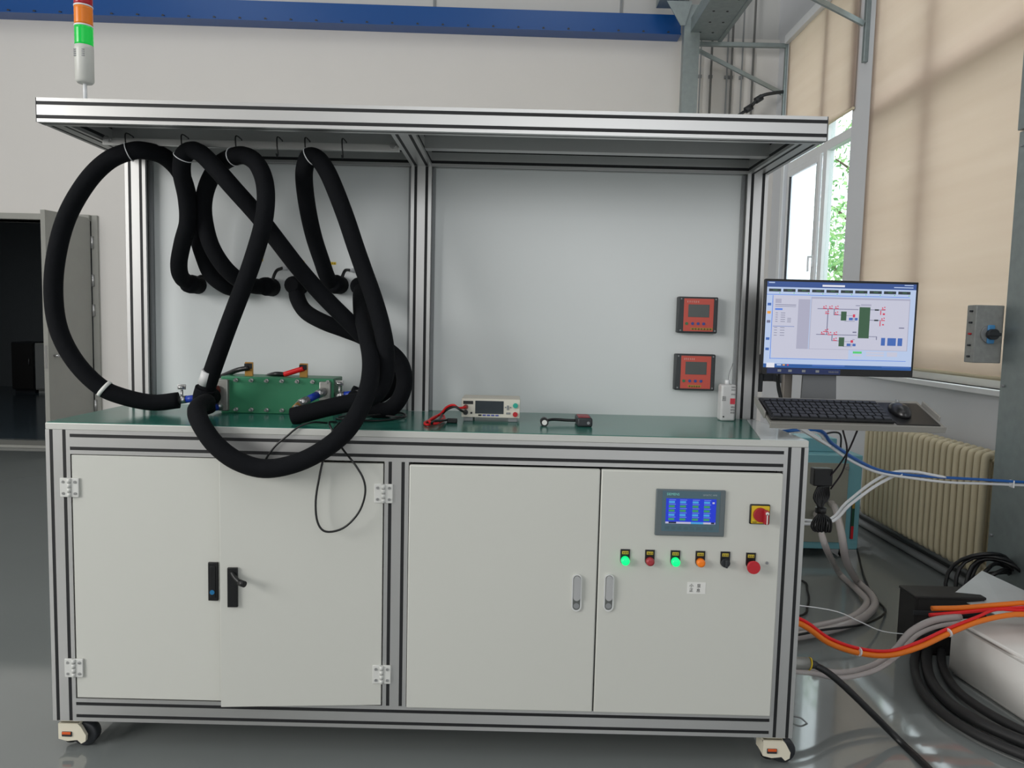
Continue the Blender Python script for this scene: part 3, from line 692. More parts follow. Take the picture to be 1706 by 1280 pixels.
Fh, qf = hose('insulated_hose', 'thick black insulated hose sagging over the front edge of the worktop',
    [(605, 476, .538), (603, 478, .49), (601, 495, .41), (603, 525, .30), (611, 560, .20), (618, 600, .11), (615, 640, .04), (601, 680, -.02), (575, 720, -.06), (535, 752, -.075), (490, 773, -.08), (440, 781, -.08), (395, 768, -.08), (360, 742, -.07), (338, 712, -.045), (328, 688, .02), (333, 676, .08), (345, 670, .15)])
ring(A, 10, qa); ring(B, 8, qb); ring(Cc, 10, qc); ring(D, 8, qd)
# wall elbows (foam wrapped) with sensor pigtails
for i, (px, py, sx, sy, lb) in enumerate(((322, 474, 350, 468, 'bulging black foam elbow at the leftmost board port'), (447, 478, 470, 447, 'horizontal black foam elbow with pigtail under the diagonal hose'), (494, 476, 482, 492, 'black foam elbow at the port right of the diagonal hose crossing'),
        (562, 474, 582, 450, 'black foam elbow with pigtail at the foot of the narrow hose'), (602, 478, 606, 470, 'black foam elbow at the rightmost board port'))):
    e = thing('foam_elbow', lb, 'pipe elbow', P(px, py, .53), group='foam wrapped board ports')
    c = P(px, py, .50); g = G()
    prof = [(.020, -.055), (.032, -.045), (.0345, -.02), (.033, .02), (.034, .039)]
    g.lathe(prof, c, 'y', 18); g.build('foam_wrap', M_BLACKFOAM, e)
    if i in (0, 1, 3):
        s0 = c+Vector((.02, -.02, .02)); s1 = P(sx, sy, .525); g = G(); g.tube([s0, (s0+s1)/2+Vector((0, -.01, .012)), s1], .006, 8); g.build('sensor_lead', M_BLACK, e)
        if i: g = G(); g.cyl(s1, s1+Vector((.014, .012, 0)), .008, 10); g.build('gland', M_PVC, e)
for px, py, lb in ((432, 433, 'tiny yellow label right of the oval hose'), (501, 437, 'tiny yellow label mostly hidden by the diagonal hose'), (553.5, 439, 'tiny yellow label above the pigtail elbow'), (609, 439, 'tiny yellow label beside the narrow hose')):
    e = thing('port_label', lb, 'label', P(px, py, BY), group='yellow port labels'); c = P(px, py, BY-.001)
    g = G(); g.box(c.x-.014, c.x+.014, BY-.0012, BY-.0001, c.z-.005, c.z+.005); g.build('sticker', M_YELLOW, e)
    g = G(); scribble(g, c.x-.012, c.x+.012, BY-.0018, c.z-.003, .006, 3); g.build('print', mat('label_print', (120, 95, 10), .6), e)

# ------------------------------------------------------------------ green stack with flanges, terminals and valves
bl = PZ(381, 688, ZT); MY = bl.y; x0 = P(368, 660, MY).x; x1 = P(556, 660, MY).x; mz1 = P(460, 629, MY).z
sk = thing('cell_stack', 'green boxed stack with bolted front face lying on the worktop', 'stack', ((x0+x1)/2, MY, ZT))
g = G(); g.box(x0, x1, MY, MY+.13, ZT, mz1, .003); g.build('green_body', M_GREEN, sk)
for xa, xb, zl in ((x0-.022, x0+.030, ZT+.008), (x1-.048, x1-.008, ZT+.052)):
    g = G(); g.box(xa, xb, MY-.016, MY+.135 if xa < x0 else MY+.002, zl, mz1-.010, .004); g.build('end_plate', mat('worn_steel', (165, 165, 160), .4, .6, .2, 30), sk)
for i in range(7):
    for z, yy in ((mz1-.012, 0), (ZT+.014, 0)):
        xx = x0+.055+i*(x1-x0-.075)/6
        if z < 1.1 and i > 4: continue
        g = G(); g.cyl((xx, MY-.022, z), (xx, MY+.002, z), .0042, 8); g.cyl((xx, MY-.006, z), (xx, MY, z), .0075, 6); g.build('bolt', M_STEEL, sk)
for px in (415, 506):
    c = P(px, 632, MY+.05); g = G(); g.box(c.x-.014, c.x+.014, MY+.046, MY+.056, mz1-.002, mz1+.048, .001); t = g.build('terminal', M_COPPER, sk)
    g = G(); g.box(c.x-.013, c.x+.013, MY+.036, MY+.046, mz1+.026, mz1+.044, .002); g.build('lug', M_BLACK, t)
c = P(415, 613, MY+.04); e = thing('power_cable', 'short black cable bolted to the left copper terminal', 'cable', c)
g = G(); g.tube([c, P(395, 617, MY+.05), P(375, 625, MY+.10), P(340, 640, MY+.16)], .009, 10); g.build('cord', M_BLACK, e)
c = P(506, 614, MY+.04); e = thing('power_cable', 'black cable with red end bolted to the right copper terminal', 'cable', c)
q = [c, P(490, 619, MY+.045), P(474, 624, MY+.05), P(455, 624, MY+.06), P(430, 634, MY+.16)]
g = G(); g.tube(q[:3], .0095, 10); g.build('red_sleeve', M_CABRED, e)
g = G(); g.tube(q[2:], .0085, 10); g.build('cord', M_BLACK, e)
def valve(name, label, p0, p1, stem, r=.012):
    """ball valve: steel ends, blue body, butterfly handle"""
    e = thing(name, label, 'valve', p0, group='ball valves on the green stack'); d = p1-p0
    g = G(); g.cyl(p0, p0+d*.30, r*1.25, 6); g.cyl(p0+d*.7, p1, r*1.25, 6); g.build('steel_fitting', M_STEEL, e)
    g = G(); g.cyl(p0+d*.28, p0+d*.72, r*1.05, 14); g.build('blue_body', M_BLUEV, e)
    if stem is not None:
        c = p0+d*.12; g = G(); g.cyl(c, c+stem*.7, .005, 8); g.lathe([(.004, -.004), (.011, -.003), (.013, .002), (.008, .006)], c+stem*.85, 'z', 12); g.box(*(lambda k: (k.x-.014, k.x+.014, k.y-.003, k.y+.003, k.z-.004, k.z+.014))(c+stem*.8), .002); g.build('butterfly_handle', M_STEEL, e)
up = Vector((0, 0, .05))
valve('ball_valve', 'blue ball valve with butterfly handle at the end of the big left hose', P(298, 667, .27), P(340, 662, .27), up)
valve('ball_valve', 'blue ball valve below the white taped hose end', P(345, 683, .26), P(368, 676, MY-.018), None)
valve('ball_valve', 'blue ball valve tilted on the right end of the green stack', P(500, 673, .20), P(540, 652, MY-.018), None)
valve('ball_valve', 'blue ball valve with handle partly behind the sagging hose', P(560, 660, .33), P(606, 655, .33), up)
e = thing('copper_port', 'reddish copper port on the left flange of the stack', 'pipe fitting', P(362, 650, MY))
g = G(); g.cyl(P(348, 652, MY-.04), P(364, 650, MY-.016), .016, 14); g.build('pipe', mat('red_copper', (120, 50, 40), .4, .3), e)
e = thing('pipe_fitting', 'bright steel and brass elbow above the thick hose end right of the stack', 'pipe fitting', P(498, 676, .18))
g = G(); g.tube([P(502, 672, .205), P(496, 676, .185), P(493, 683, .15), P(493, 689, .12)], .0125, 12); g.build('elbow', M_STEEL, e)
g = G(); c = P(495, 678, .175); g.cyl(c+Vector((-.008, 0, .006)), c+Vector((.004, 0, -.006)), .0165, 6); g.build('brass_nut', M_COPPER, e)
# foam wrapped tee at the left inlet
e = thing('foam_tee', 'black foam wrapped tee joining two hoses left of the green stack', 'pipe fitting', P(337, 670, .22))
g = G(); c = P(339, 664, .215); g.tube([P(343, 647, .207), c, P(342, 685, .23)], lambda t: .034, 16); g.cyl(c, P(356, 660, .27), .028, 16); g.build('foam_wrap', M_BLACKFOAM, e)
# steel wire braid and thin cables near the hose ends
e = thing('sensor_cable', 'thin black sensor cable hanging in a long loop in front of the white doors', 'cable', P(545, 705, .0))
g = G(); g.tube([P(560, 704, .06), P(549, 704, .02), P(553, 716, -.008), P(570, 747, -.02), P(592, 775, -.045), P(606, 800, -.05), P(608, 825, -.05), P(597, 855, -.05), P(572, 880, -.05), P(543, 886, -.05), P(529, 870, -.05), P(526, 835, -.048), P(532, 795, -.045), P(540, 760, -.03), P(548, 733, -.02), P(556, 716, -.006), P(566, 705, .04)], .0033, 8, sub=5); g.build('cord', M_BLACK, e)
e = thing('sensor_cable', 'thin black cable end drooping over the front rail', 'cable', P(445, 765, 0))
g = G(); g.tube([P(545, 705, .05), P(520, 704, .01), P(497, 712, -.006), P(478, 727, -.01), P(460, 742, -.01), P(448, 757, -.009), P(442, 767, -.006)], .003, 8, sub=5); g.build('cord', M_BLACK, e)
for k, (lb, dy) in enumerate((('black thin cable coiled on the mat under the hose loops', 0), ('second thin cable curling on the mat toward the middle post', 1))):
    e = thing('sensor_cable', lb, 'cable', PZ(600, 700, ZT))
    pts = [PZ(560+k*4, 698-k*3, ZT+.004), PZ(590, 700-k*8, ZT+.004+k*.006), PZ(630, 701-k*9, ZT+.004+k*.006), PZ(664+k*8, 697-k*2, ZT+.004+k*.006), PZ(674, 690, ZT+.004+k*.006), PZ(655, 688-k, ZT+.004+k*.012), PZ(615+k*6, 692, ZT+.004+k*.012), PZ(575, 694, ZT+.005+k*.012)]
    g = G(); g.tube(pts, .0034, 8); g.build('cord', M_BLACK, e)

# ------------------------------------------------------------------ tester and leads
f0 = PZ(820, 703, ZT); TY = f0.y
a = P(769, 664, TY); b = P(866, 697, TY)
tw = thing('insulation_tester', 'cream bench tester with dark screen and red and green buttons', 'meter', ((a.x+b.x)/2, TY, ZT))
g = G(); g.box(a.x, b.x, TY, TY+.13, b.z+.002, a.z+.001, .004); g.build('case', mat('cream_case', (214, 208, 194), .45), tw)
W_ = b.x-a.x; H_ = a.z-b.z
def tq(g, u0, v0, u1, v1, y0=.003, bev=.0008): g.box(a.x+u0*W_, a.x+u1*W_, TY-y0, TY+.001, a.z-v0*H_, a.z-v1*H_, bev)
g = G(); tq(g, .005, .0, .995, 1.0, .0015); g.build('front_panel', mat('cream_panel', (224, 219, 205), .45), tw)
g = G(); tq(g, .235, .1, .72, .80, .0025); g.build('screen', mat('dark_glass', (52, 60, 66), .15), tw)
g = G(); tq(g, .03, .12, .20, .30, .0025); g.build('name_plate', M_INK, tw)
for u, v, mt, nm in ((.92, .32, mat('turquoise_button', (40, 170, 150), .4), 'start_button'), (.92, .80, M_RED, 'stop_button')):
    g = G(); c = (a.x+u*W_, a.z-v*H_); g.cyl((c[0], TY-.007, c[1]), (c[0], TY, c[1]), .0085, 16); g.build(nm, mt, tw)
for u0, v0, u1, v1 in ((.775, .32, .81, .56), (.74, .39, .765, .46), (.825, .39, .85, .46), (.765, .70, .835, .80)):
    g = G(); tq(g, u0, v0, u1, v1, .004); g.build('key', M_GREY, tw)
for i in range(5):
    g = G(); tq(g, .29+i*.073, .84, .345+i*.073, .92, .0035); g.build('soft_key', M_INK if i == 0 else mat('blue_soft_key', (85, 95, 175), .4), tw)
for v, mt in ((.45, mat('red_socket', (140, 70, 65), .4)), (.74, M_DARK)):
    g = G(); g.cyl((a.x+.075*W_, TY-.010, a.z-v*H_), (a.x+.075*W_, TY, a.z-v*H_), .0085, 14); g.build('socket', mt, tw)
g = G(); tq(g, .155, .72, .19, .82, .003); g.build('socket_cover', M_BLACK, tw)
for u in (.12, .88):
    for yy in (.01, .11):
        g = G(); x = a.x+u*W_; g.box(x-.016, x+.016, TY+yy-.006, TY+yy+.012, ZT, b.z+.003, .002); g.build('foot', M_GREY, tw)
s1 = Vector((a.x+.075*W_, TY-.012, a.z-.45*H_)); s2 = Vector((a.x+.075*W_, TY-.012, a.z-.74*H_))
e = thing('test_lead', 'tangled red test lead plugged into the cream tester', 'cable', PZ(725, 703, ZT))
g = G(); z = ZT+.005; g.tube([s1, P(764, 680, TY-.04), P(755, 675, TY-.04), P(744, 679, TY-.03), P(735, 689, TY-.02), PZ(722, 698, z), PZ(708, 704, z), PZ(712, 708, z), PZ(728, 704, z), PZ(740, 696, z+.006), PZ(734, 691, z+.012), PZ(722, 696, z+.014), PZ(715, 702, z+.01), PZ(726, 706, z+.008), PZ(742, 699, z+.004)], .0042, 8); g.build('cord', M_CABRED, e)
e = thing('test_lead', 'black test lead ending in a clip beside the cream tester', 'cable', PZ(750, 703, ZT))
g = G(); g.tube([s2, P(768, 684, TY-.05), P(758, 678, TY-.045), P(746, 682, TY-.035), P(737, 690, TY-.03), PZ(731, 700, z+.018), PZ(722, 702, z+.018), PZ(720, 706, z+.008), PZ(735, 701, z+.012), PZ(746, 700, z)], .004, 8); g.build('cord', M_BLACK, e)
c = PZ(753, 701, ZT+.008); g = G(); g.box(c.x-.016, c.x+.018, c.y-.01, c.y+.006, ZT, ZT+.016, .003); g.build('clip', M_BLACK, e)
# small box foot reflection object: adapter on the mat in front of the tester
# ------------------------------------------------------------------ gas detector with probe
c0 = PZ(907, 711, ZT); c1 = PZ(974, 712, ZT)
e = thing('gas_detector', 'small black handheld detector with red top lying on the mat', 'detector', c1)
g = G(); g.box(c1.x-.024, c1.x+.026, c1.y, c1.y+.11, ZT, ZT+.030, .006); g.build('case', M_DARK, e)
g = G(); g.box(c1.x-.020, c1.x+.018, c1.y+.012, c1.y+.085, ZT+.0295, ZT+.033, .001); g.build('red_face', mat('dull_red_label', (150, 50, 58), .5), e)
g = G(); g.cyl((c1.x+.012, c1.y-.002, ZT+.014), (c1.x+.012, c1.y+.003, ZT+.014), .005, 10); g.build('sensor_port', M_GREY, e)
e = thing('detector_probe', 'round black probe head with white face beside the detector', 'probe', c0)
r = .0135; g = G(); g.cyl((c0.x, c0.y, ZT+r), (c0.x, c0.y+.045, ZT+r), r, 18); g.build('head', M_BLACK, e)
g = G(); g.cyl((c0.x, c0.y-.002, ZT+r), (c0.x, c0.y+.001, ZT+r), r*.62, 16); g.build('white_face', M_WHITEP, e)
g = G(); g.tube([(c0.x+.004, c0.y+.04, ZT+r), (c0.x+.03, c0.y+.065, ZT+.016), (c0.x+.08, c0.y+.07, ZT+.014), (c1.x-.026, c1.y+.06, ZT+.014)], .005, 8); g.build('stem', M_BLACK, e)

# ------------------------------------------------------------------ panel controllers on the right board
def controller(px0, py0, px1, py1, label, n):
    a = P(px0, py0, BY-.035); b = P(px1, py1, BY-.035); e = thing('panel_controller', label, 'controller', ((a.x+b.x)/2, BY, b.z), group='orange controllers on the right board')
    w_, h_ = b.x-a.x, a.z-b.z; Y0 = BY-.035
    g = G(); g.box(a.x, b.x, Y0, BY, b.z, a.z, .004); g.build('case', mat('controller_case', (54, 57, 60), .5), e)
    def q(g, u0, v0, u1, v1, d, bev=.0005): g.box(a.x+u0*w_, a.x+u1*w_, Y0-d, Y0, a.z-v0*h_, a.z-v1*h_, bev)
    g = G(); q(g, .14, .05, .89, .95, .001); f = g.build('orange_face', mat('orange_red_film', (205, 84, 70), .45, var=.08), e)
    g = G(); q(g, .25, .21, .78, .56, .002); g.build('display', mat('lcd_grey', (78, 82, 80), .3), e)
    for i, u in enumerate((.22, .37, .51, .65)):
        c = (a.x+u*w_, a.z-.74*h_); g = G(); g.cyl((c[0], Y0-.003, c[1]), (c[0], Y0, c[1]), .0055, 12); g.build('button', mat('green_key', (50, 120, 80), .4) if i == 0 else mat('blue_key', (52, 72, 150), .4), e)
    g = G(); scribble(g, a.x+.2*w_, a.x+(.52 if n else .48)*w_, Y0-.0016, a.z-.16*h_, .007, 6); g.build('title_print', mat('pink_print', (225, 180, 170), .5), f)
    g = G(); q(g, .33, .85, .88 if n else .66, .915, .0016); g.build('yellow_strip', mat('dull_yellow', (176, 140, 60), .5), f)
    g = G(); scribble(g, a.x+.34*w_, a.x+(.86 if n else .64)*w_, Y0-.0024, a.z-.91*h_, .006, 7 if n else 5); g.build('strip_print', mat('olive_print', (90, 80, 40), .5), f)
    for u, v in ((.07, .06), (.94, .06), (.07, .93), (.94, .93)):
        g = G(); g.cyl((a.x+u*w_, Y0-.0008, a.z-v*h_), (a.x+u*w_, Y0+.001, a.z-v*h_), .003, 8); g.build('screw', M_GREY, e)
controller(1131, 494, 1194.5, 556, 'upper orange faced controller mounted on the white board', 1)
controller(1126, 589.5, 1190, 651.5, 'lower orange faced controller mounted on the white board', 0)

# ------------------------------------------------------------------ white bottle
c = PZ(1213, 702, ZT); bz = P(1213, 641, c.y).z
e = thing('plastic_bottle', 'tall white printed bottle at the right end of the mat', 'bottle', c)
g = G(); g.box(c.x-.029, c.x+.026, c.y, c.y+.05, ZT, bz, .008, seg=3); g.build('body', mat('bottle_white', (206, 206, 206), .4), e)
g = G(); g.lathe([(.009, 0), (.009, .012), (.007, .016)], (c.x-.003, c.y+.022, bz), 'z', 14); g.build('cap', M_PVC, e)
g = G(); g.tube([(c.x-.001, c.y+.022, bz+.014), (c.x+.002, c.y+.022, bz+.04), (c.x+.012, c.y+.03, bz+.062), (c.x+.022, c.y+.05, bz+.075)], .0013, 6); g.build('spout_wire', M_GREY, e)
g = G(); g.box(c.x+.004, c.x+.022, c.y-.0008, c.y, bz-.071, bz-.050); g.build('red_label', mat('label_red', (205, 60, 75), .5), e)
g = G()
for k, zz in enumerate((-.012, -.022, -.038, -.085, -.095, -.105)): scribble(g, c.x+.006, c.x+.022, c.y-.0009, bz+zz, .006, 4)
scribble(g, c.x-.026, c.x-.012, c.y-.0009, bz-.06, .018, 3); g.build('print', mat('grey_print', (120, 120, 122), .6), e)
g = G(); g.cyl((c.x-.018, c.y-.001, ZT+.016), (c.x-.018, c.y+.001, ZT+.016), .003, 8); g.build('logo_dot', M_INK, e)

# ------------------------------------------------------------------ monitor, arm, tray, keyboard, mouse
mY = .28
TL = P(1278, 463, mY); TR = P(1531, 468, mY); BR = P(1521.5, 637, mY); BL = P(1264, 620, mY)
mw = .521; mh = .325; mc = (TL+TR+BR+BL)/4
mon = thing('monitor', 'wide flat computer monitor showing a blue and white process diagram', 'monitor', (mc.x, mY, mc.z-mh/2), (0, 0, 0))
INV[mon.name] = Matrix()
g = G(); g.box(-mw/2, mw/2, 0, .018, 0, mh, .003); g.box(-mw*.33, mw*.33, .018, .045, .05, mh-.06, .008); g.build('housing', M_BLACK, mon, True)
sx0, sx1, sz0, sz1 = -mw/2+.007, mw/2-.008, .024, mh-.008
def L_(c): return lamp('screen_%d_%d_%d' % c, c, .95)
scm = [L_(c) for c in ((205, 206, 224), (55, 85, 150), (190, 208, 240), (45, 55, 60), (60, 95, 70), (215, 60, 90), (120, 122, 150), (68, 108, 185), (90, 210, 120), (240, 165, 70), (178, 178, 200), (235, 236, 245), (80, 130, 230), (40, 90, 160))]
g = G()
LAY = [0]
def sq(u0, v0, u1, v1, mi):
    LAY[0] += 1; y = -.0006-LAY[0]*.000004
    g.box(sx0+u0*(sx1-sx0), sx0+u1*(sx1-sx0), y, 0, sz1-v0*(sz1-sz0), sz1-v1*(sz1-sz0), m=mi)
sq(0, 0, 1, 1, 2); sq(0, 0, 1, .065, 1); sq(.37, .028, .52, .05, 11); sq(.01, .008, .05, .02, 2); sq(.85, .035, .98, .045, 2); sq(.92, .008, .98, .018, 2)
for i in range(10):
    u = .012+i*.0965; sq(u, .085, u+.082, .118, 3); sq(u+.028, .093, u+.058, .108, 4); sq(u+.07, .128, u+.077, .137, 8)
sq(.0, .148, .96, .154, 12); sq(.045, .16, .295, .775, 0); sq(.215, .20, .295, .775, 10); sq(.30, .17, .965, .775, 10); sq(.305, .19, .96, .77, 0); sq(.04, .16, .044, .90, 12); sq(.04, .89, .96, .896, 12)
sq(.05, .775, .57, .885, 0); sq(.58, .78, .965, .885, 2); sq(.60, .79, .66, .815, 8); sq(.60, .825, .66, .845, 0); sq(.69, .79, .81, .812, 0); sq(.69, .822, .81, .842, 0); sq(.83, .79, .90, .842, 0)
for i, v in enumerate((.25, .345, .45, .65, .77)): sq(.008, v, .032, v+.03, 9 if i == 1 else 7 if i != 2 else 6)
sq(.06, .31, .11, .33, 12); sq(.06, .20, .10, .25, 10); sq(.06, .265, .20, .272, 6); sq(.06, .285, .20, .29, 6)
for k in range(5): sq(.065+.0*k, .36+k*.025, .08, .366+k*.025, 6); sq(.10, .36+k*.025, .13, .366+k*.025, 6)
for k in range(4): sq(.145, .42+k*.015, .17, .425+k*.015, 6); sq(.06, .53+k*.03, .08, .536+k*.03, 6); sq(.10, .53+k*.03, .13, .536+k*.03, 6)
sq(.05, .515, .195, .52, 7)
# process lines and vessels
sq(.345, .30, .62, .308, 6); sq(.345, .598, .62, .606, 6); sq(.413, .30, .419, .60, 6); sq(.455, .30, .461, .375, 6); sq(.455, .368, .51, .375, 6); sq(.45, .60, .456, .675, 6); sq(.45, .668, .50, .675, 6)
sq(.70, .30, .80, .307, 6); sq(.70, .42, .80, .427, 6); sq(.70, .61, .755, .617, 6); sq(.75, .61, .756, .65, 6); sq(.54, .375, .60, .379, 6); sq(.54, .675, .585, .679, 6); sq(.53, .44, .60, .444, 6); sq(.53, .735, .59, .739, 6)
sq(.627, .275, .70, .635, 4); sq(.505, .33, .542, .435, 4); sq(.50, .63, .537, .735, 4); sq(.635, .24, .705, .262, 10)
for u, v in ((.395, .285), (.435, .285), (.475, .285), (.412, .345), (.475, .352), (.39, .582), (.415, .555), (.436, .59), (.475, .585), (.475, .655), (.79, .285), (.79, .41)): sq(u-.012, v-.012, u-.004, v+.002, 5); sq(u+.002, v-.02, u+.01, v-.008, 5); sq(u-.014, v+.008, u+.012, v+.018, 5)
sq(.768, .31, .774, .36, 5); sq(.768, .43, .774, .49, 5); sq(.785, .34, .80, .36, 5); sq(.785, .465, .797, .48, 5)
sq(.585, .36, .60, .395, 5); sq(.58, .66, .597, .69, 5); sq(.56, .40, .618, .43, 7); sq(.555, .70, .615, .73, 7); sq(.585, .40, .60, .43, 10); sq(.58, .70, .595, .73, 10); sq(.73, .295, .757, .312, 3); sq(.73, .415, .757, .432, 3)
sq(.785, .625, .812, .715, 7); sq(.828, .625, .885, .715, 7); sq(.897, .625, .928, .715, 7); sq(.90, .50, .935, .512, 6); sq(.60, .255, .63, .262, 6); sq(.59, .56, .615, .575, 6); sq(.59, .65, .607, .655, 6)
sq(0, .955, 1, 1, 13); sq(.02, .945, .075, 1.0, 11); sq(.09, .96, .12, .975, 2); sq(.13, .96, .145, .975, 9); sq(.16, .96, .17, .975, 5)
sq(.33, .955, .55, .975, 7); sq(.80, .962, .99, .972, 7)
g.build('screen', scm, mon, True)
g = G(); g.box(-mw/2+.004, mw/2-.008, -.001, .002, .001, .023, .0005); g.build('chin', M_BLACK, mon, True)
g = G(); g.box(-mw/2+.02, mw*.02, -.0016, 0, .004, .022); g.build('chin_film', mat('chin_blue_film', (35, 50, 100), .3), mon, True)
for u in (.12, .19, .28, .37): 
    x = -mw/2+u*mw; g = G(); g.box(x-.006, x+.006, -.0022, -.0014, .010, .018); g.build('chin_icon', M_GREY, mon, True)
g = G(); scribble(g, -.03, .005, -.0022, .010, .006, 7); g.build('chin_print', M_GREY, mon, True)
# tray: tilted toward the viewer
TT = math.radians(18); fl = P(1283, 703, .03)
tray_rot = (TT, 0, math.radians(-2.5)); tw_, td_ = .535, .20
M_T = Matrix.Translation(fl) @ (Matrix.Rotation(tray_rot[2], 4, 'Z') @ Matrix.Rotation(TT, 4, 'X'))
def tthing(name, label, cat, off=(0, 0, 0)):
    e = thing(name, label, cat); e.matrix_world = M_T @ Matrix.Translation(off); INV[e.name] = Matrix(); return e
tr = tthing('keyboard_tray', 'tilted grey metal keyboard tray on the arm at the bench right end', 'tray')
M_TRAY = mat('tray_grey_metal', (150, 148, 142), .45, .3)
g = G(); g.box(0, tw_, 0, td_, -.012, -.002, .002); g.build('plate', M_TRAY, tr, True)
g = G(); g.box(0, tw_, -.004, 0, -.020, .0, .001); g.build('front_lip', M_TRAY, tr, True)
for x in (-.006, tw_): 
    g = G(); g.box(x, x+.006, .05, td_-.03, -.012, .012, .002); g.build('side_clip', M_TRAY, tr, True)
kb = tthing('keyboard', 'black full size keyboard lying on the tilted tray', 'keyboard')
g = G(); g.box(.005, .385, .012, .168, -.002, .010, .004); g.build('base', M_BLACK, kb, True)
rows = [(16, .0), (18, 0), (18, 0), (17, 0), (17, 0), (13, 0)]
M_KEY = mat('key_charcoal', (40, 42, 46), .5)
kmesh = None
for r_ in range(6):
    y = .145-r_*.0232-(.004 if r_ else 0); n = rows[r_][0]; wk = .366/n
    for k in range(n):
        x = .013+k*wk
        if kmesh is None:
            g = G(); g.prism([(0, 0), (.0178, 0), (.0165, .006), (.0013, .006)], 'y', 0, .0185); kmesh = g.build('key', M_KEY, kb, True); o = kmesh
        else:
            o = kmesh.copy(); COL.objects.link(o); o.parent = kb; o.matrix_parent_inverse = Matrix()
        o.location = (x, y-.010, .0095); o.scale = (wk/.0198, 1 if r_ else .8, 1)
mp = tthing('mouse_pad', 'black mouse pad on the right end of the tray', 'mouse pad')
g = G(); g.box(.39, .522, .008, .175, -.002, .001, .0008); g.build('pad', M_BLACK, mp, True)
ms = tthing('computer_mouse', 'black computer mouse on the pad right of the keyboard', 'mouse')
g = G(); prof = []
bm_ = g.bm; bmesh.ops.create_uvsphere(bm_, u_segments=20, v_segments=12, radius=1)
for v in bm_.verts:
    z = max(v.co.z, -.05); v.co = Vector((.435+v.co.x*.030, .10+v.co.y*.054, .001+max(z, 0)*.030*(1-.25*v.co.y)))
for f in bm_.faces: f.smooth = True
g.build('shell', mat('mouse_black', (26, 26, 28), .3), ms, True)
g = G(); g.cyl((.431, .128, .0255), (.439, .128, .0255), .007, 12); g.build('wheel', M_GREY, ms, True)
# arm
arm = thing('swivel_mount', 'grey steel swivel mount clamped to the right rear bench post', 'mount', (HW, .5, 1.2))
g = G(); a = P(1365, 618, .33); b = P(1368, 672, .27)
g.prism([(a.x-.060, 1.12), (a.x+.064, 1.12), (a.x+.052, 1.36), (a.x-.055, 1.36)], 'y', .325, .335); g.build('back_plate', mat('arm_grey', (120, 122, 124), .35, .5), arm)
g = G(); g.box(a.x-.05, a.x+.05, .298, .33, mc.z-.05, mc.z+.05, .003); g.build('vesa_plate', M_DARK, arm)
g = G(); x = P(1311, 640, .42).x; g.box(x-.016, x+.016, .41, .44, ZT+.02, 1.35, .003); g.build('column', mat('column_taupe', (128, 122, 116), .45, .3), arm)
g = G(); g.box(HW, x+.02, .51, .55, 1.20, 1.24, .004); g.box(HW, HW+.02, .505, .57, 1.16, 1.30, .003); g.box(x-.02, x+.02, .43, .55, 1.20, 1.24, .004); g.build('clamp', M_DARK, arm)
g = G(); g.box(x-.01, a.x+.01, .34, .37, 1.24, 1.28, .004); g.box(x-.02, x+.02, .34, .43, 1.24, 1.28, .004); g.build('upper_link', M_DARK, arm)
g = G(); pa = P(1300, 690, .20); pb = P(1378, 742, .22)
dd = Vector((pb.x-pa.x, 0, pb.z-pa.z)).normalized(); nn = Vector((-dd.z, 0, dd.x))*.010
g.prism([((pa+nn).x, (pa+nn).z), ((pb+nn*.3).x, (pb+nn*.3).z), ((pb-nn*.3).x, (pb-nn*.3).z), ((pa-nn).x, (pa-nn).z)], 'y', .19, .25); g.build('lower_link', M_PVC, arm)
g = G(); g.cyl((a.x, .24, 1.105), (a.x, .24, 1.145), .02, 14); g.box(a.x-.03, a.x+.03, .15, .34, 1.105, 1.117, .003); g.build('tray_support', M_DARK, arm)
g = G(); g.tube([P(1296, 622, .36), P(1297, 645, .37), P(1302, 668, .37), P(1306, 690, .36)], .007, 8); g.build('cable_cover', M_BLACK, arm)

# ------------------------------------------------------------------ right side of the bench: adapter, hanks, tubes
e = thing('power_adapter', 'black power adapter with bundled cords hanging right of the bench', 'power adapter', P(1370, 800, .45))
a = P(1357, 781, .45); b = P(1387, 811, .45)
g = G(); g.box(a.x, b.x, .45, .49, b.z, a.z, .004); g.build('brick', M_BLACK, e)
for k in range(9):
    g = G(); t = random.uniform(-1, 1); dx = t*10
    g.tube([P(1364+k*2, 808, .46), P(1356+k*3, 830, .45+.004*k), P(1366+t*3, 850, .45), P(1356+k*3.4, 866, .45), P(1352+k*4, 880+random.uniform(-6, 4), .45), P(1360+k*2.4, 884, .455), P(1366+t*2, 852, .46)], .0042, 6, sub=4); g.build('cord', M_BLACK, e)
c = P(1367, 850, .45); g = G(); g.cyl(c+Vector((0, 0, -.01)), c+Vector((0, 0, .01)), .02, 12); g.build('tie', M_BLACK, e)
e = thing('signal_cable', 'pair of thin dark cords dropping crosswise from the keyboard tray', 'cable', P(1410, 730, .2))
for q in ([P(1404, 716, .15), P(1411, 750, .30), P(1404, 785, .42), P(1384, 815, .46)], [P(1428, 718, .15), P(1414, 750, .31), P(1398, 775, .42), P(1382, 795, .455)]):
    g = G(); g.tube(q, .0032, 8); g.build('cord', mat('dark_cord', (40, 32, 40), .5), e)
def line(name, label, q, r, mt, cat='tube', group=None, n=8):
    e = thing(name, label, cat, q[0], group=group); g = G(); g.tube(q, r, n, sub=5); g.build('wall' if cat == 'hose' else 'tubing', mt, e); return e
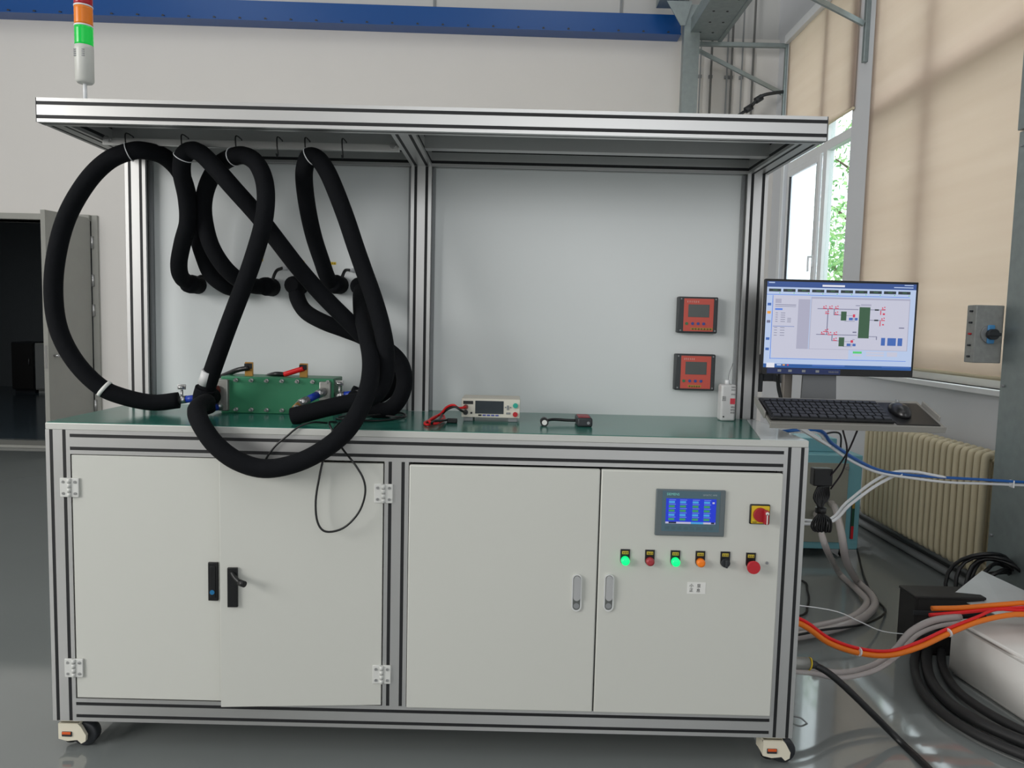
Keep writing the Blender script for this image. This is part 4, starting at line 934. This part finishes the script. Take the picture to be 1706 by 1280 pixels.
line('air_tube', 'bright blue air tube sagging from the tray to the right', [Vector((1.178, .5, 1.0)), P(1358, 716, .35), P(1385, 738, .42), P(1420, 762, .5), P(1460, 782, .6), P(1500, 790, .7), P(1560, 795, .8), P(1630, 799, .88), P(1720, 804, .95), Vector((2.615, 1.0, P(1720, 804, .95).z))], .0062, mat('blue_tube', (22, 92, 170), .35))
line('air_tube', 'white air tube running just below the blue tube', [Vector((1.178, .52, .985)), P(1352, 718, .36), P(1382, 743, .43), P(1420, 769, .51), P(1465, 788, .61), P(1520, 797, .72), P(1580, 804, .82), P(1640, 806, .9), P(1720, 809, .96), Vector((2.615, 1.02, P(1720, 809, .96).z))], .0055, M_PVC)
line('air_tube', 'white air tube arching up to the tie point before the radiator', [Vector((1.18, .5, .70)), P(1372, 868, .62), P(1410, 838, .64), P(1450, 806, .66), P(1485, 788, .69), P(1520, 786, .74), P(1555, 792, .79), P(1575, 796, .82)], .006, M_PVC)
line('air_tube', 'lower white air tube of the pair rising to the tie point', [Vector((1.18, .46, .68)), P(1376, 872, .60), P(1415, 842, .62), P(1455, 812, .64), P(1490, 793, .69), P(1502, 791, .70)], .006, M_PVC)
for px, py, Y in ((1493, 789, .695), (1686, 804, .925)):
    pass
e = thing('cable_tie', 'small white tie on the tubes at the right image edge', 'tie', P(1686, 806, .93)); c = P(1686, 804, .93)
g = G(); g.box(c.x-.003, c.x+.003, c.y-.014, c.y+.014, c.z-.022, c.z+.010, .001); g.build('strap', M_PVC, e)

# teal power unit
tu = thing('power_unit', 'teal cased power unit with grey panel standing behind the bench', 'power unit', (1.9, 2.4, 0))
a = P(1345, 757, 2.2); b = P(1428, 922, 2.2); X0, X1, Z0, Z1 = 1.62, b.x, .06, a.z
g = G(); g.box(X0, X1, 2.2, 2.75, Z0, Z1, .006); g.build('case', M_TEAL, tu)
g = G(); g.box(X0+.04, X1-.085, 2.192, 2.2, Z0+.045, Z1-.05, .002); pn = g.build('front_panel', M_KHAKI, tu)
g = G(); g.box(X1-.055, X1-.035, 2.19, 2.2, Z0+.07, Z0+.30, .002); gs = g.build('indicator_strip', M_DARK, tu)
for z0, z1, mt in ((Z0+.26, Z0+.30, mat('strip_ochre', (150, 125, 50), .5)), (Z0+.15, Z0+.26, mat('strip_green', (20, 70, 50), .5)), (Z0+.07, Z0+.15, M_RED)):
    g = G(); g.box(X1-.053, X1-.037, 2.187, 2.191, z0, z1, .001); g.build('strip_segment', mt, gs)
c = P(1412, 780, 2.19); g = G(); g.cyl((c.x, 2.186, c.z), (c.x, 2.193, c.z), .012, 10); g.build('screw', M_STEEL, pn)
for x in (X0+.06, X1-.06):
    for y in (2.26, 2.68):
        g = G(); g.lathe([(.02, 0), (.028, .01), (.022, Z0+.002)], (x, y, 0), 'z', 12); g.build('foot', M_BLACK, tu)
e = thing('junction_box', 'small teal box with wire handle sitting on the teal power unit', 'box', (2.05, 2.35, Z1))
x = P(1365, 740, 2.3).x; g = G(); g.box(x-.12, x+.11, 2.3, 2.5, Z1, Z1+.085, .005); g.build('case', M_TEAL, e)
g = G(); g.tube([(x+.02, 2.30, Z1+.08), (x+.03, 2.27, Z1+.12), (x+.11, 2.27, Z1+.12), (x+.125, 2.28, Z1+.02)], .006, 8); g.build('wire_handle', M_DARK, e)

# radiator
rd = thing('radiator', 'cream column radiator under the window wall', 'radiator', (2.74, 2.1, .14))
NY = 22; ry0, ry1 = 1.52, 2.78; pitch = (ry1-ry0)/(NY-1); rz0, rz1 = .145, .785
first = None
for i in range(NY):
    y = ry0+i*pitch
    if first is None:
        g = G()
        for dx in (-.05, .05):
            g.tube([(dx*.2, 0, rz0+.02), (dx*.8, 0, rz0+.012), (dx, 0, rz0+.06), (dx, 0, (rz0+rz1)/2), (dx, 0, rz1-.06), (dx*.8, 0, rz1-.012), (dx*.2, 0, rz1-.02)], .0195, 8, sub=4)
        first = g.build('column', M_CREAM, rd); o = first
    else:
        o = first.copy(); COL.objects.link(o); o.parent = rd; o.matrix_parent_inverse = INV[rd.name]
    o.location = (2.75, y, 0)
for z in (rz0+.03, rz1-.03):
    g = G(); g.cyl((2.75, ry0-.03, z), (2.75, ry1+.03, z), .02, 10); g.build('header', M_CREAM, rd)
g = G(); g.tube([(2.75, ry1+.02, rz0+.03), (2.75, ry1+.14, rz0+.03), (2.80, ry1+.2, rz0+.02), (2.86, ry1+.2, rz0+.02)], .016, 8); g.cyl((2.75, ry1+.06, rz0+.01), (2.75, ry1+.06, rz0+.07), .022, 10); g.build('supply_valve', M_STEEL, rd)
e = thing('heating_pipe', 'upper grey heating pipe along the base of the window wall', 'pipe', (2.83, 3, .075), group='heating pipes along the wall base'); g = G(); g.cyl((2.825, 1.2, .078), (2.825, 5.3, .078), .022, 12); g.build('pipe', M_GREY, e)
e = thing('heating_pipe', 'lower grey heating pipe nearest the floor beside the wall', 'pipe', (2.78, 3, .03), group='heating pipes along the wall base'); g = G(); g.cyl((2.79, 1.2, .026), (2.79, 5.3, .026), .024, 12); g.build('pipe', M_GREY, e)

# galvanised column and its switch
gc = thing('galvanised_column', 'tall galvanised sheet column at the right image edge', 'column', (2.7, 1.4, 0))
a = P(1676, 300, 1.23); x0 = 2.53
x0 = 2.62
g = G(); g.box(x0, 2.86, .80, 1.33, 0, 2.35, .004); g.build('lower_casing', M_ZINC, gc)
g = G(); g.box(x0-.008, 2.86, .80, 1.335, 2.356, 4.8, .004); g.build('upper_casing', M_ZINC, gc)
for z in (.25, .42, 1.15, 2.28, 2.5, 2.95):
    g = G(); g.cyl((x0-.012, 1.30, z), (x0+.004, 1.30, z), .006, 8); g.build('rivet', M_GREY, gc)
a = P(1632, 508, 1.335); b = P(1664, 606, 1.335)
e = thing('isolator_switch', 'grey rotary isolator with black and blue knob on the galvanised column side', 'switch', (a.x, 1.335, b.z))
g = G(); g.box(a.x, x0+.012, 1.355, 1.43, b.z, a.z, .004); g.build('box', mat('isolator_grey', (150, 152, 150), .5, var=.25, scale=40), e)
c = ((a.x+b.x)/2+.01, (a.z+b.z)/2); g = G(); g.cyl((c[0]+.0, 1.341, c[1]), (c[0], 1.357, c[1]), .042, 24); g.build('dial_disc', M_GREY, e)
g = G(); g.box(c[0]-.018, c[0]+.018, 1.333, 1.343, c[1]-.045, c[1]+.045, .006); g.build('blue_plate', mat('pale_blue_plate', (80, 150, 205), .4), e)
g = G(); g.cyl((c[0], 1.310, c[1]), (c[0], 1.335, c[1]), .026, 18); g.box(c[0]-.032, c[0]+.032, 1.305, 1.323, c[1]-.008, c[1]+.008, .003); g.build('knob', M_DARK, e)
for k in range(5):
    z = a.z-.03-k*(a.z-b.z-.06)/4; g = G(); g.cyl((a.x-.014, 1.385, z), (a.x+.002, 1.385, z), .005, 8); g.build('gland', M_RED if k == 2 else M_DARK, e)
# black coil in front of the column
e = thing('cable_coil', 'coil of black cable leaning against the galvanised column', 'cable coil', P(1640, 1000, 1.15))
c = P(1640, 992, 1.15)
for k in range(7):
    rr = .20-.014*k; g = G(); cc = c+Vector((.01*k, -.015*(k % 3), 0))
    g.tube([cc+Vector((rr*math.cos(t)*.9, .03*math.sin(3*t+k), rr*math.sin(t)*1.05)) for t in [2*math.pi*i/28 for i in range(28)]], .009, 8, raw=True, closed=True); g.build('turn', M_BLACK, e)

# black crate, tank, metal sheet
e = thing('crate', 'black plastic crate behind the translucent tank', 'crate', (2.2, 1.0, 0))
g = G(); t = .012; X0, X1, Y0, Y1, Z1 = 2.02, 2.32, .86, .99, .252
g.box(X0, X1, Y0, Y1, 0, t, .002); g.box(X0, X0+t, Y0, Y1, t, Z1, .002); g.box(X1-t, X1, Y0, Y1, t, Z1, .002); g.box(X0+t, X1-t, Y0, Y0+t, t, Z1, .002); g.box(X0+t, X1-t, Y1-t, Y1, t, Z1, .002)
g.build('shell', mat('crate_black', (34, 33, 33), .6), e)
g = G(); g.box(X0-.004, X1+.004, Y0-.004, Y1+.004, Z1, Z1+.012, .003); g.build('lid', MATS['crate_black'], e)
for z in (.09, .18): g = G(); g.box(X0-.006, X1+.006, Y0-.006, Y0+.002, z, z+.02, .002); g.build('rib', M_DARK, e)
tk = thing('plastic_tank', 'milky white translucent plastic tank on the floor at the right edge', 'tank', (2.4, .45, 0))
p0 = PZ(1584, 1122, 0); p1 = PZ(1706, 1203, 0); dv = (p1-p0).normalized(); dn = Vector((-dv.y, dv.x, 0))
if dn.x < 0: dn = -dn
p0 = p0.copy(); p0 = p0-dn*.02-dv*.01; L = .62; Wd = .55; Ht = .235
q = [p0, p0+dv*L, p0+dv*L+dn*Wd, p0+dn*Wd]
bmx = G(); bmx.prism([(v.x, v.y) for v in q], 'z', .002, Ht)
r_ = bmesh.ops.bevel(bmx.bm, geom=list(bmx.bm.edges), offset=.022, segments=4, affect='EDGES')
for f in bmx.bm.faces: f.smooth = True
M_TANK = mat('milky_polyethylene', (226, 224, 220), .35, 0, .05, 6)
b_ = M_TANK.node_tree.nodes['Principled BSDF']; b_.inputs['Subsurface Weight'].default_value = .3; b_.inputs['Subsurface Radius'].default_value = (.03, .03, .03)
bmx.build('shell', M_TANK, tk)
g = G(); lo = [p0+dv*.1-dn*.0]
for s in (.03, .10): 
    pass
g.cyl(tuple(p0+dv*.3+dn*.3+Vector((0, 0, Ht-.002))), tuple(p0+dv*.3+dn*.3+Vector((0, 0, Ht+.03))), .05, 20); g.build('cap', M_PVC, tk)
sh = [P(1636, 951, 1.02), P(1584, 993, .90), None, P(1745, 1002, .86)]; sh[2] = sh[1]+(sh[3]-sh[0])*.9+Vector((0, 0, .02))
e = thing('metal_sheet', 'shiny bent galvanised sheet lying over the tank and crate', 'sheet', sh[1])
g = G(); top = [g.bm.verts.new(p) for p in sh]; bot = [g.bm.verts.new(p+Vector((0, .001, -.003))) for p in sh]
g.bm.faces.new(top); g.bm.faces.new(bot[::-1])
for i in range(4): g.bm.faces.new((top[i], bot[i], bot[(i+1) % 4], top[(i+1) % 4]))
bmesh.ops.triangulate(g.bm, faces=[f for f in g.bm.faces if f.calc_area() > .02]); g.build('plate', mat('bright_sheet', (222, 226, 226), .3, .35, .12, 9, bump=.25), e)
# orange and red cables
q = [Vector((1.172, .27, P(1318, 1026, .28).z+.01)), P(1336, 1041, .29), P(1380, 1071, .33), P(1430, 1088, .37), P(1480, 1092, .41), P(1530, 1079, .45), P(1580, 1056, .50), P(1630, 1036, .54), P(1690, 1024, .57), P(1760, 1022, .62), Vector((2.615, .86, .36))]
line('power_cable', 'long orange cable sagging from the bench to the tank', q, .0105, M_ORANGE, 'cable', n=10)
line('power_cable', 'thin red cable strapped along the sagging orange cable', [p+Vector((.004, .004, .015)) for p in q[:5]]+[p+Vector((-.002, .006, .016)) for p in q[5:8]]+[P(1660, 1016, .60), P(1720, 1012, .62), Vector((2.615, .90, .37))], .006, M_CABRED, 'cable')
line('power_cable', 'upper orange cable with black print above the metal sheet', [P(1552, 1014, .66), P(1600, 1013, .655), P(1650, 1009, .65), P(1700, 1005, .64), P(1760, 1000, .66), Vector((2.615, .88, .42))], .010, M_ORANGE, 'cable', n=10)
line('power_cable', 'red cable lying under the upper orange cable', [P(1548, 1025, .655), P(1600, 1021, .645), P(1650, 1016, .64), P(1705, 1013, .63), P(1760, 1010, .66), Vector((2.615, .93, .40))], .008, M_CABRED, 'cable')
for i, k in enumerate((3, 6)):
    c = q[k]; e = thing('cable_tie', ['white tie at the lowest point of the orange cable', 'white tie on the orange cable near the tank'][i], 'tie', c)
    d = (q[k+1]-q[k-1]).normalized(); g = G(); g.cyl(c-d*.003+Vector((0, 0, .004)), c+d*.003+Vector((0, 0, .004)), .017, 12); g.build('strap', M_PVC, e)
# clear hoses
line('clear_hose', 'clear hose dropping from behind the bench and curling back along the floor', [P(1384, 838, 2.19), P(1392, 848, 1.8), P(1402, 890, 1.5), P(1410, 935, 1.5), PZ(1428, 968, .03), PZ(1452, 992, .03), PZ(1456, 1012, .03), PZ(1430, 1034, .03), PZ(1380, 1050, .03), PZ(1315, 1062, .03), PZ(1180, 1075, .03)], .02, M_CLEAR, 'hose', 'clear hoses', 10)
line('clear_hose', 'second clear hose beside it leaning left toward the floor', [P(1358, 855, 2.19), P(1364, 872, 1.7), P(1375, 910, 1.35), PZ(1398, 955, .03), PZ(1430, 985, .03), PZ(1444, 1005, .03), PZ(1420, 1028, .03), PZ(1370, 1042, .03), PZ(1315, 1050, .03), PZ(1180, 1058, .03)], .017, M_CLEAR, 'hose', 'clear hoses', 10)
line('clear_hose', 'clear hose swooping from the bench foot up to the tank', [Vector((1.172, .34, P(1322, 1106, .35).z)), P(1350, 1114, .36), P(1399, 1122, .40), P(1452, 1111, .46), P(1490, 1085, .52), P(1518, 1053, .58), P(1555, 1034, .62), P(1600, 1028, .64)], .014, M_CLEAR, 'hose', 'clear hoses', 10)
line('clear_hose', 'thinner clear hose running beside the swooping hose', [Vector((1.172, .29, P(1322, 1114, .30).z)), P(1352, 1122, .31), P(1400, 1130, .35), P(1456, 1118, .41), P(1496, 1092, .48), P(1526, 1060, .55), P(1562, 1044, .60), P(1600, 1038, .62)], .009, M_CLEAR, 'hose', 'clear hoses', 10)
line('string', 'thin white string stretched low above the floor', [Vector((1.172, .48, P(1310, 998, .5).z)), P(1380, 1016, .55), P(1430, 1035, .6), P(1470, 1052, .65), P(1520, 1058, .70)], .0022, M_PVC, 'string')
line('floor_cable', 'thin black cable looping on the floor behind the bench foot', [PZ(1180, 950, .01), PZ(1325, 965, .01), PZ(1345, 985, .01), PZ(1345, 1010, .01), PZ(1325, 1028, .01), PZ(1180, 1040, .01)], .006, M_BLACK, 'cable')
line('floor_cable', 'thin black cable running from the teal unit down to the clear hose bend', [P(1428, 915, 2.15), PZ(1436, 950, .012), PZ(1445, 975, .012), PZ(1458, 998, .014), PZ(1475, 1020, .012), PZ(1440, 1040, .07), PZ(1370, 1050, .07), PZ(1315, 1060, .07), PZ(1180, 1075, .07)], .006, M_BLACK, 'cable')
# connector and thick cable
c0 = Vector((1.174, .20, P(1322, 1104, .20).z)); c1 = P(1347, 1106, .20); c2 = P(1356, 1108, .20)
e = thing('heavy_cable', 'thick black cable with grey connector leaving the bench toward the viewer', 'cable', c0)
g = G(); g.cyl(c0, c1, .021, 18); g.build('connector', mat('connector_grey', (165, 165, 160), .35, .5), e)
g = G(); g.cyl(c1, c1+(c2-c1)*.25, .022, 18); g.build('yellow_ring', M_YELLOW, e)
g = G(); g.cyl(c1+(c2-c1)*.2, c2+(c2-c1)*.5, .016, 14, .012); g.build('gland', M_DARK, e)
g = G(); g.tube([c2, P(1378, 1120, .19), P(1408, 1145, .18), P(1450, 1186, .17), PZ(1500, 1236, .014), PZ(1550, 1284, .014), PZ(1610, 1350, .014)], .0115, 10); g.build('cord', M_BLACK, e)
for i, (lb, q) in enumerate((('outermost black floor hose curving round the tank', [(1530, 1075), (1523, 1105), (1533, 1145), (1562, 1182), (1610, 1215), (1665, 1242), (1740, 1272)]), ('middle black floor hose curving round the tank', [(1548, 1070), (1543, 1100), (1553, 1138), (1585, 1174), (1630, 1203), (1680, 1226), (1740, 1250)]), ('black floor hose hugging the tank bottom edge', [(1568, 1085), (1570, 1110), (1590, 1146), (1630, 1178), (1680, 1207), (1740, 1237)]))):
    z = .024; line('floor_hose', lb, [PZ(x, y, z) for x, y in q], (.017, .021, .017)[i], mat('black_rubber', (28, 28, 29), .6, bump=.1), 'hose', 'black hoses on the floor', 10)
# left side: red and white striped tube hanging
e = thing('striped_tube', 'red and white banded tube hanging on the left end of the bench', 'tube', (-1.19, .12, .72))
for i, (y0, y1, mt) in enumerate(((708, 734, M_RED), (734, 748, M_PVC), (748, 764, M_RED), (765, 778, M_RED), (778, 812, mat('faded_rose', (150, 110, 112), .6)))):
    g = G(); a = P(73, y0, .15); b = P(74.5, y1, .15); g.cyl((-1.191, .15, b.z), (-1.191, .15, a.z), .0145, 14); g.build('band', mt, e)
e = thing('floor_cable', 'thin grey cable looping beside the right rear caster', 'cable', PZ(1330, 1235, .01))
g = G(); g.tube([P(1318, 1193, .30), P(1336, 1198, .28), P(1350, 1216, .27), P(1344, 1236, .27), P(1322, 1240, .27), P(1312, 1236, .27)], .003, 8); g.build('cord', M_GREY, e)
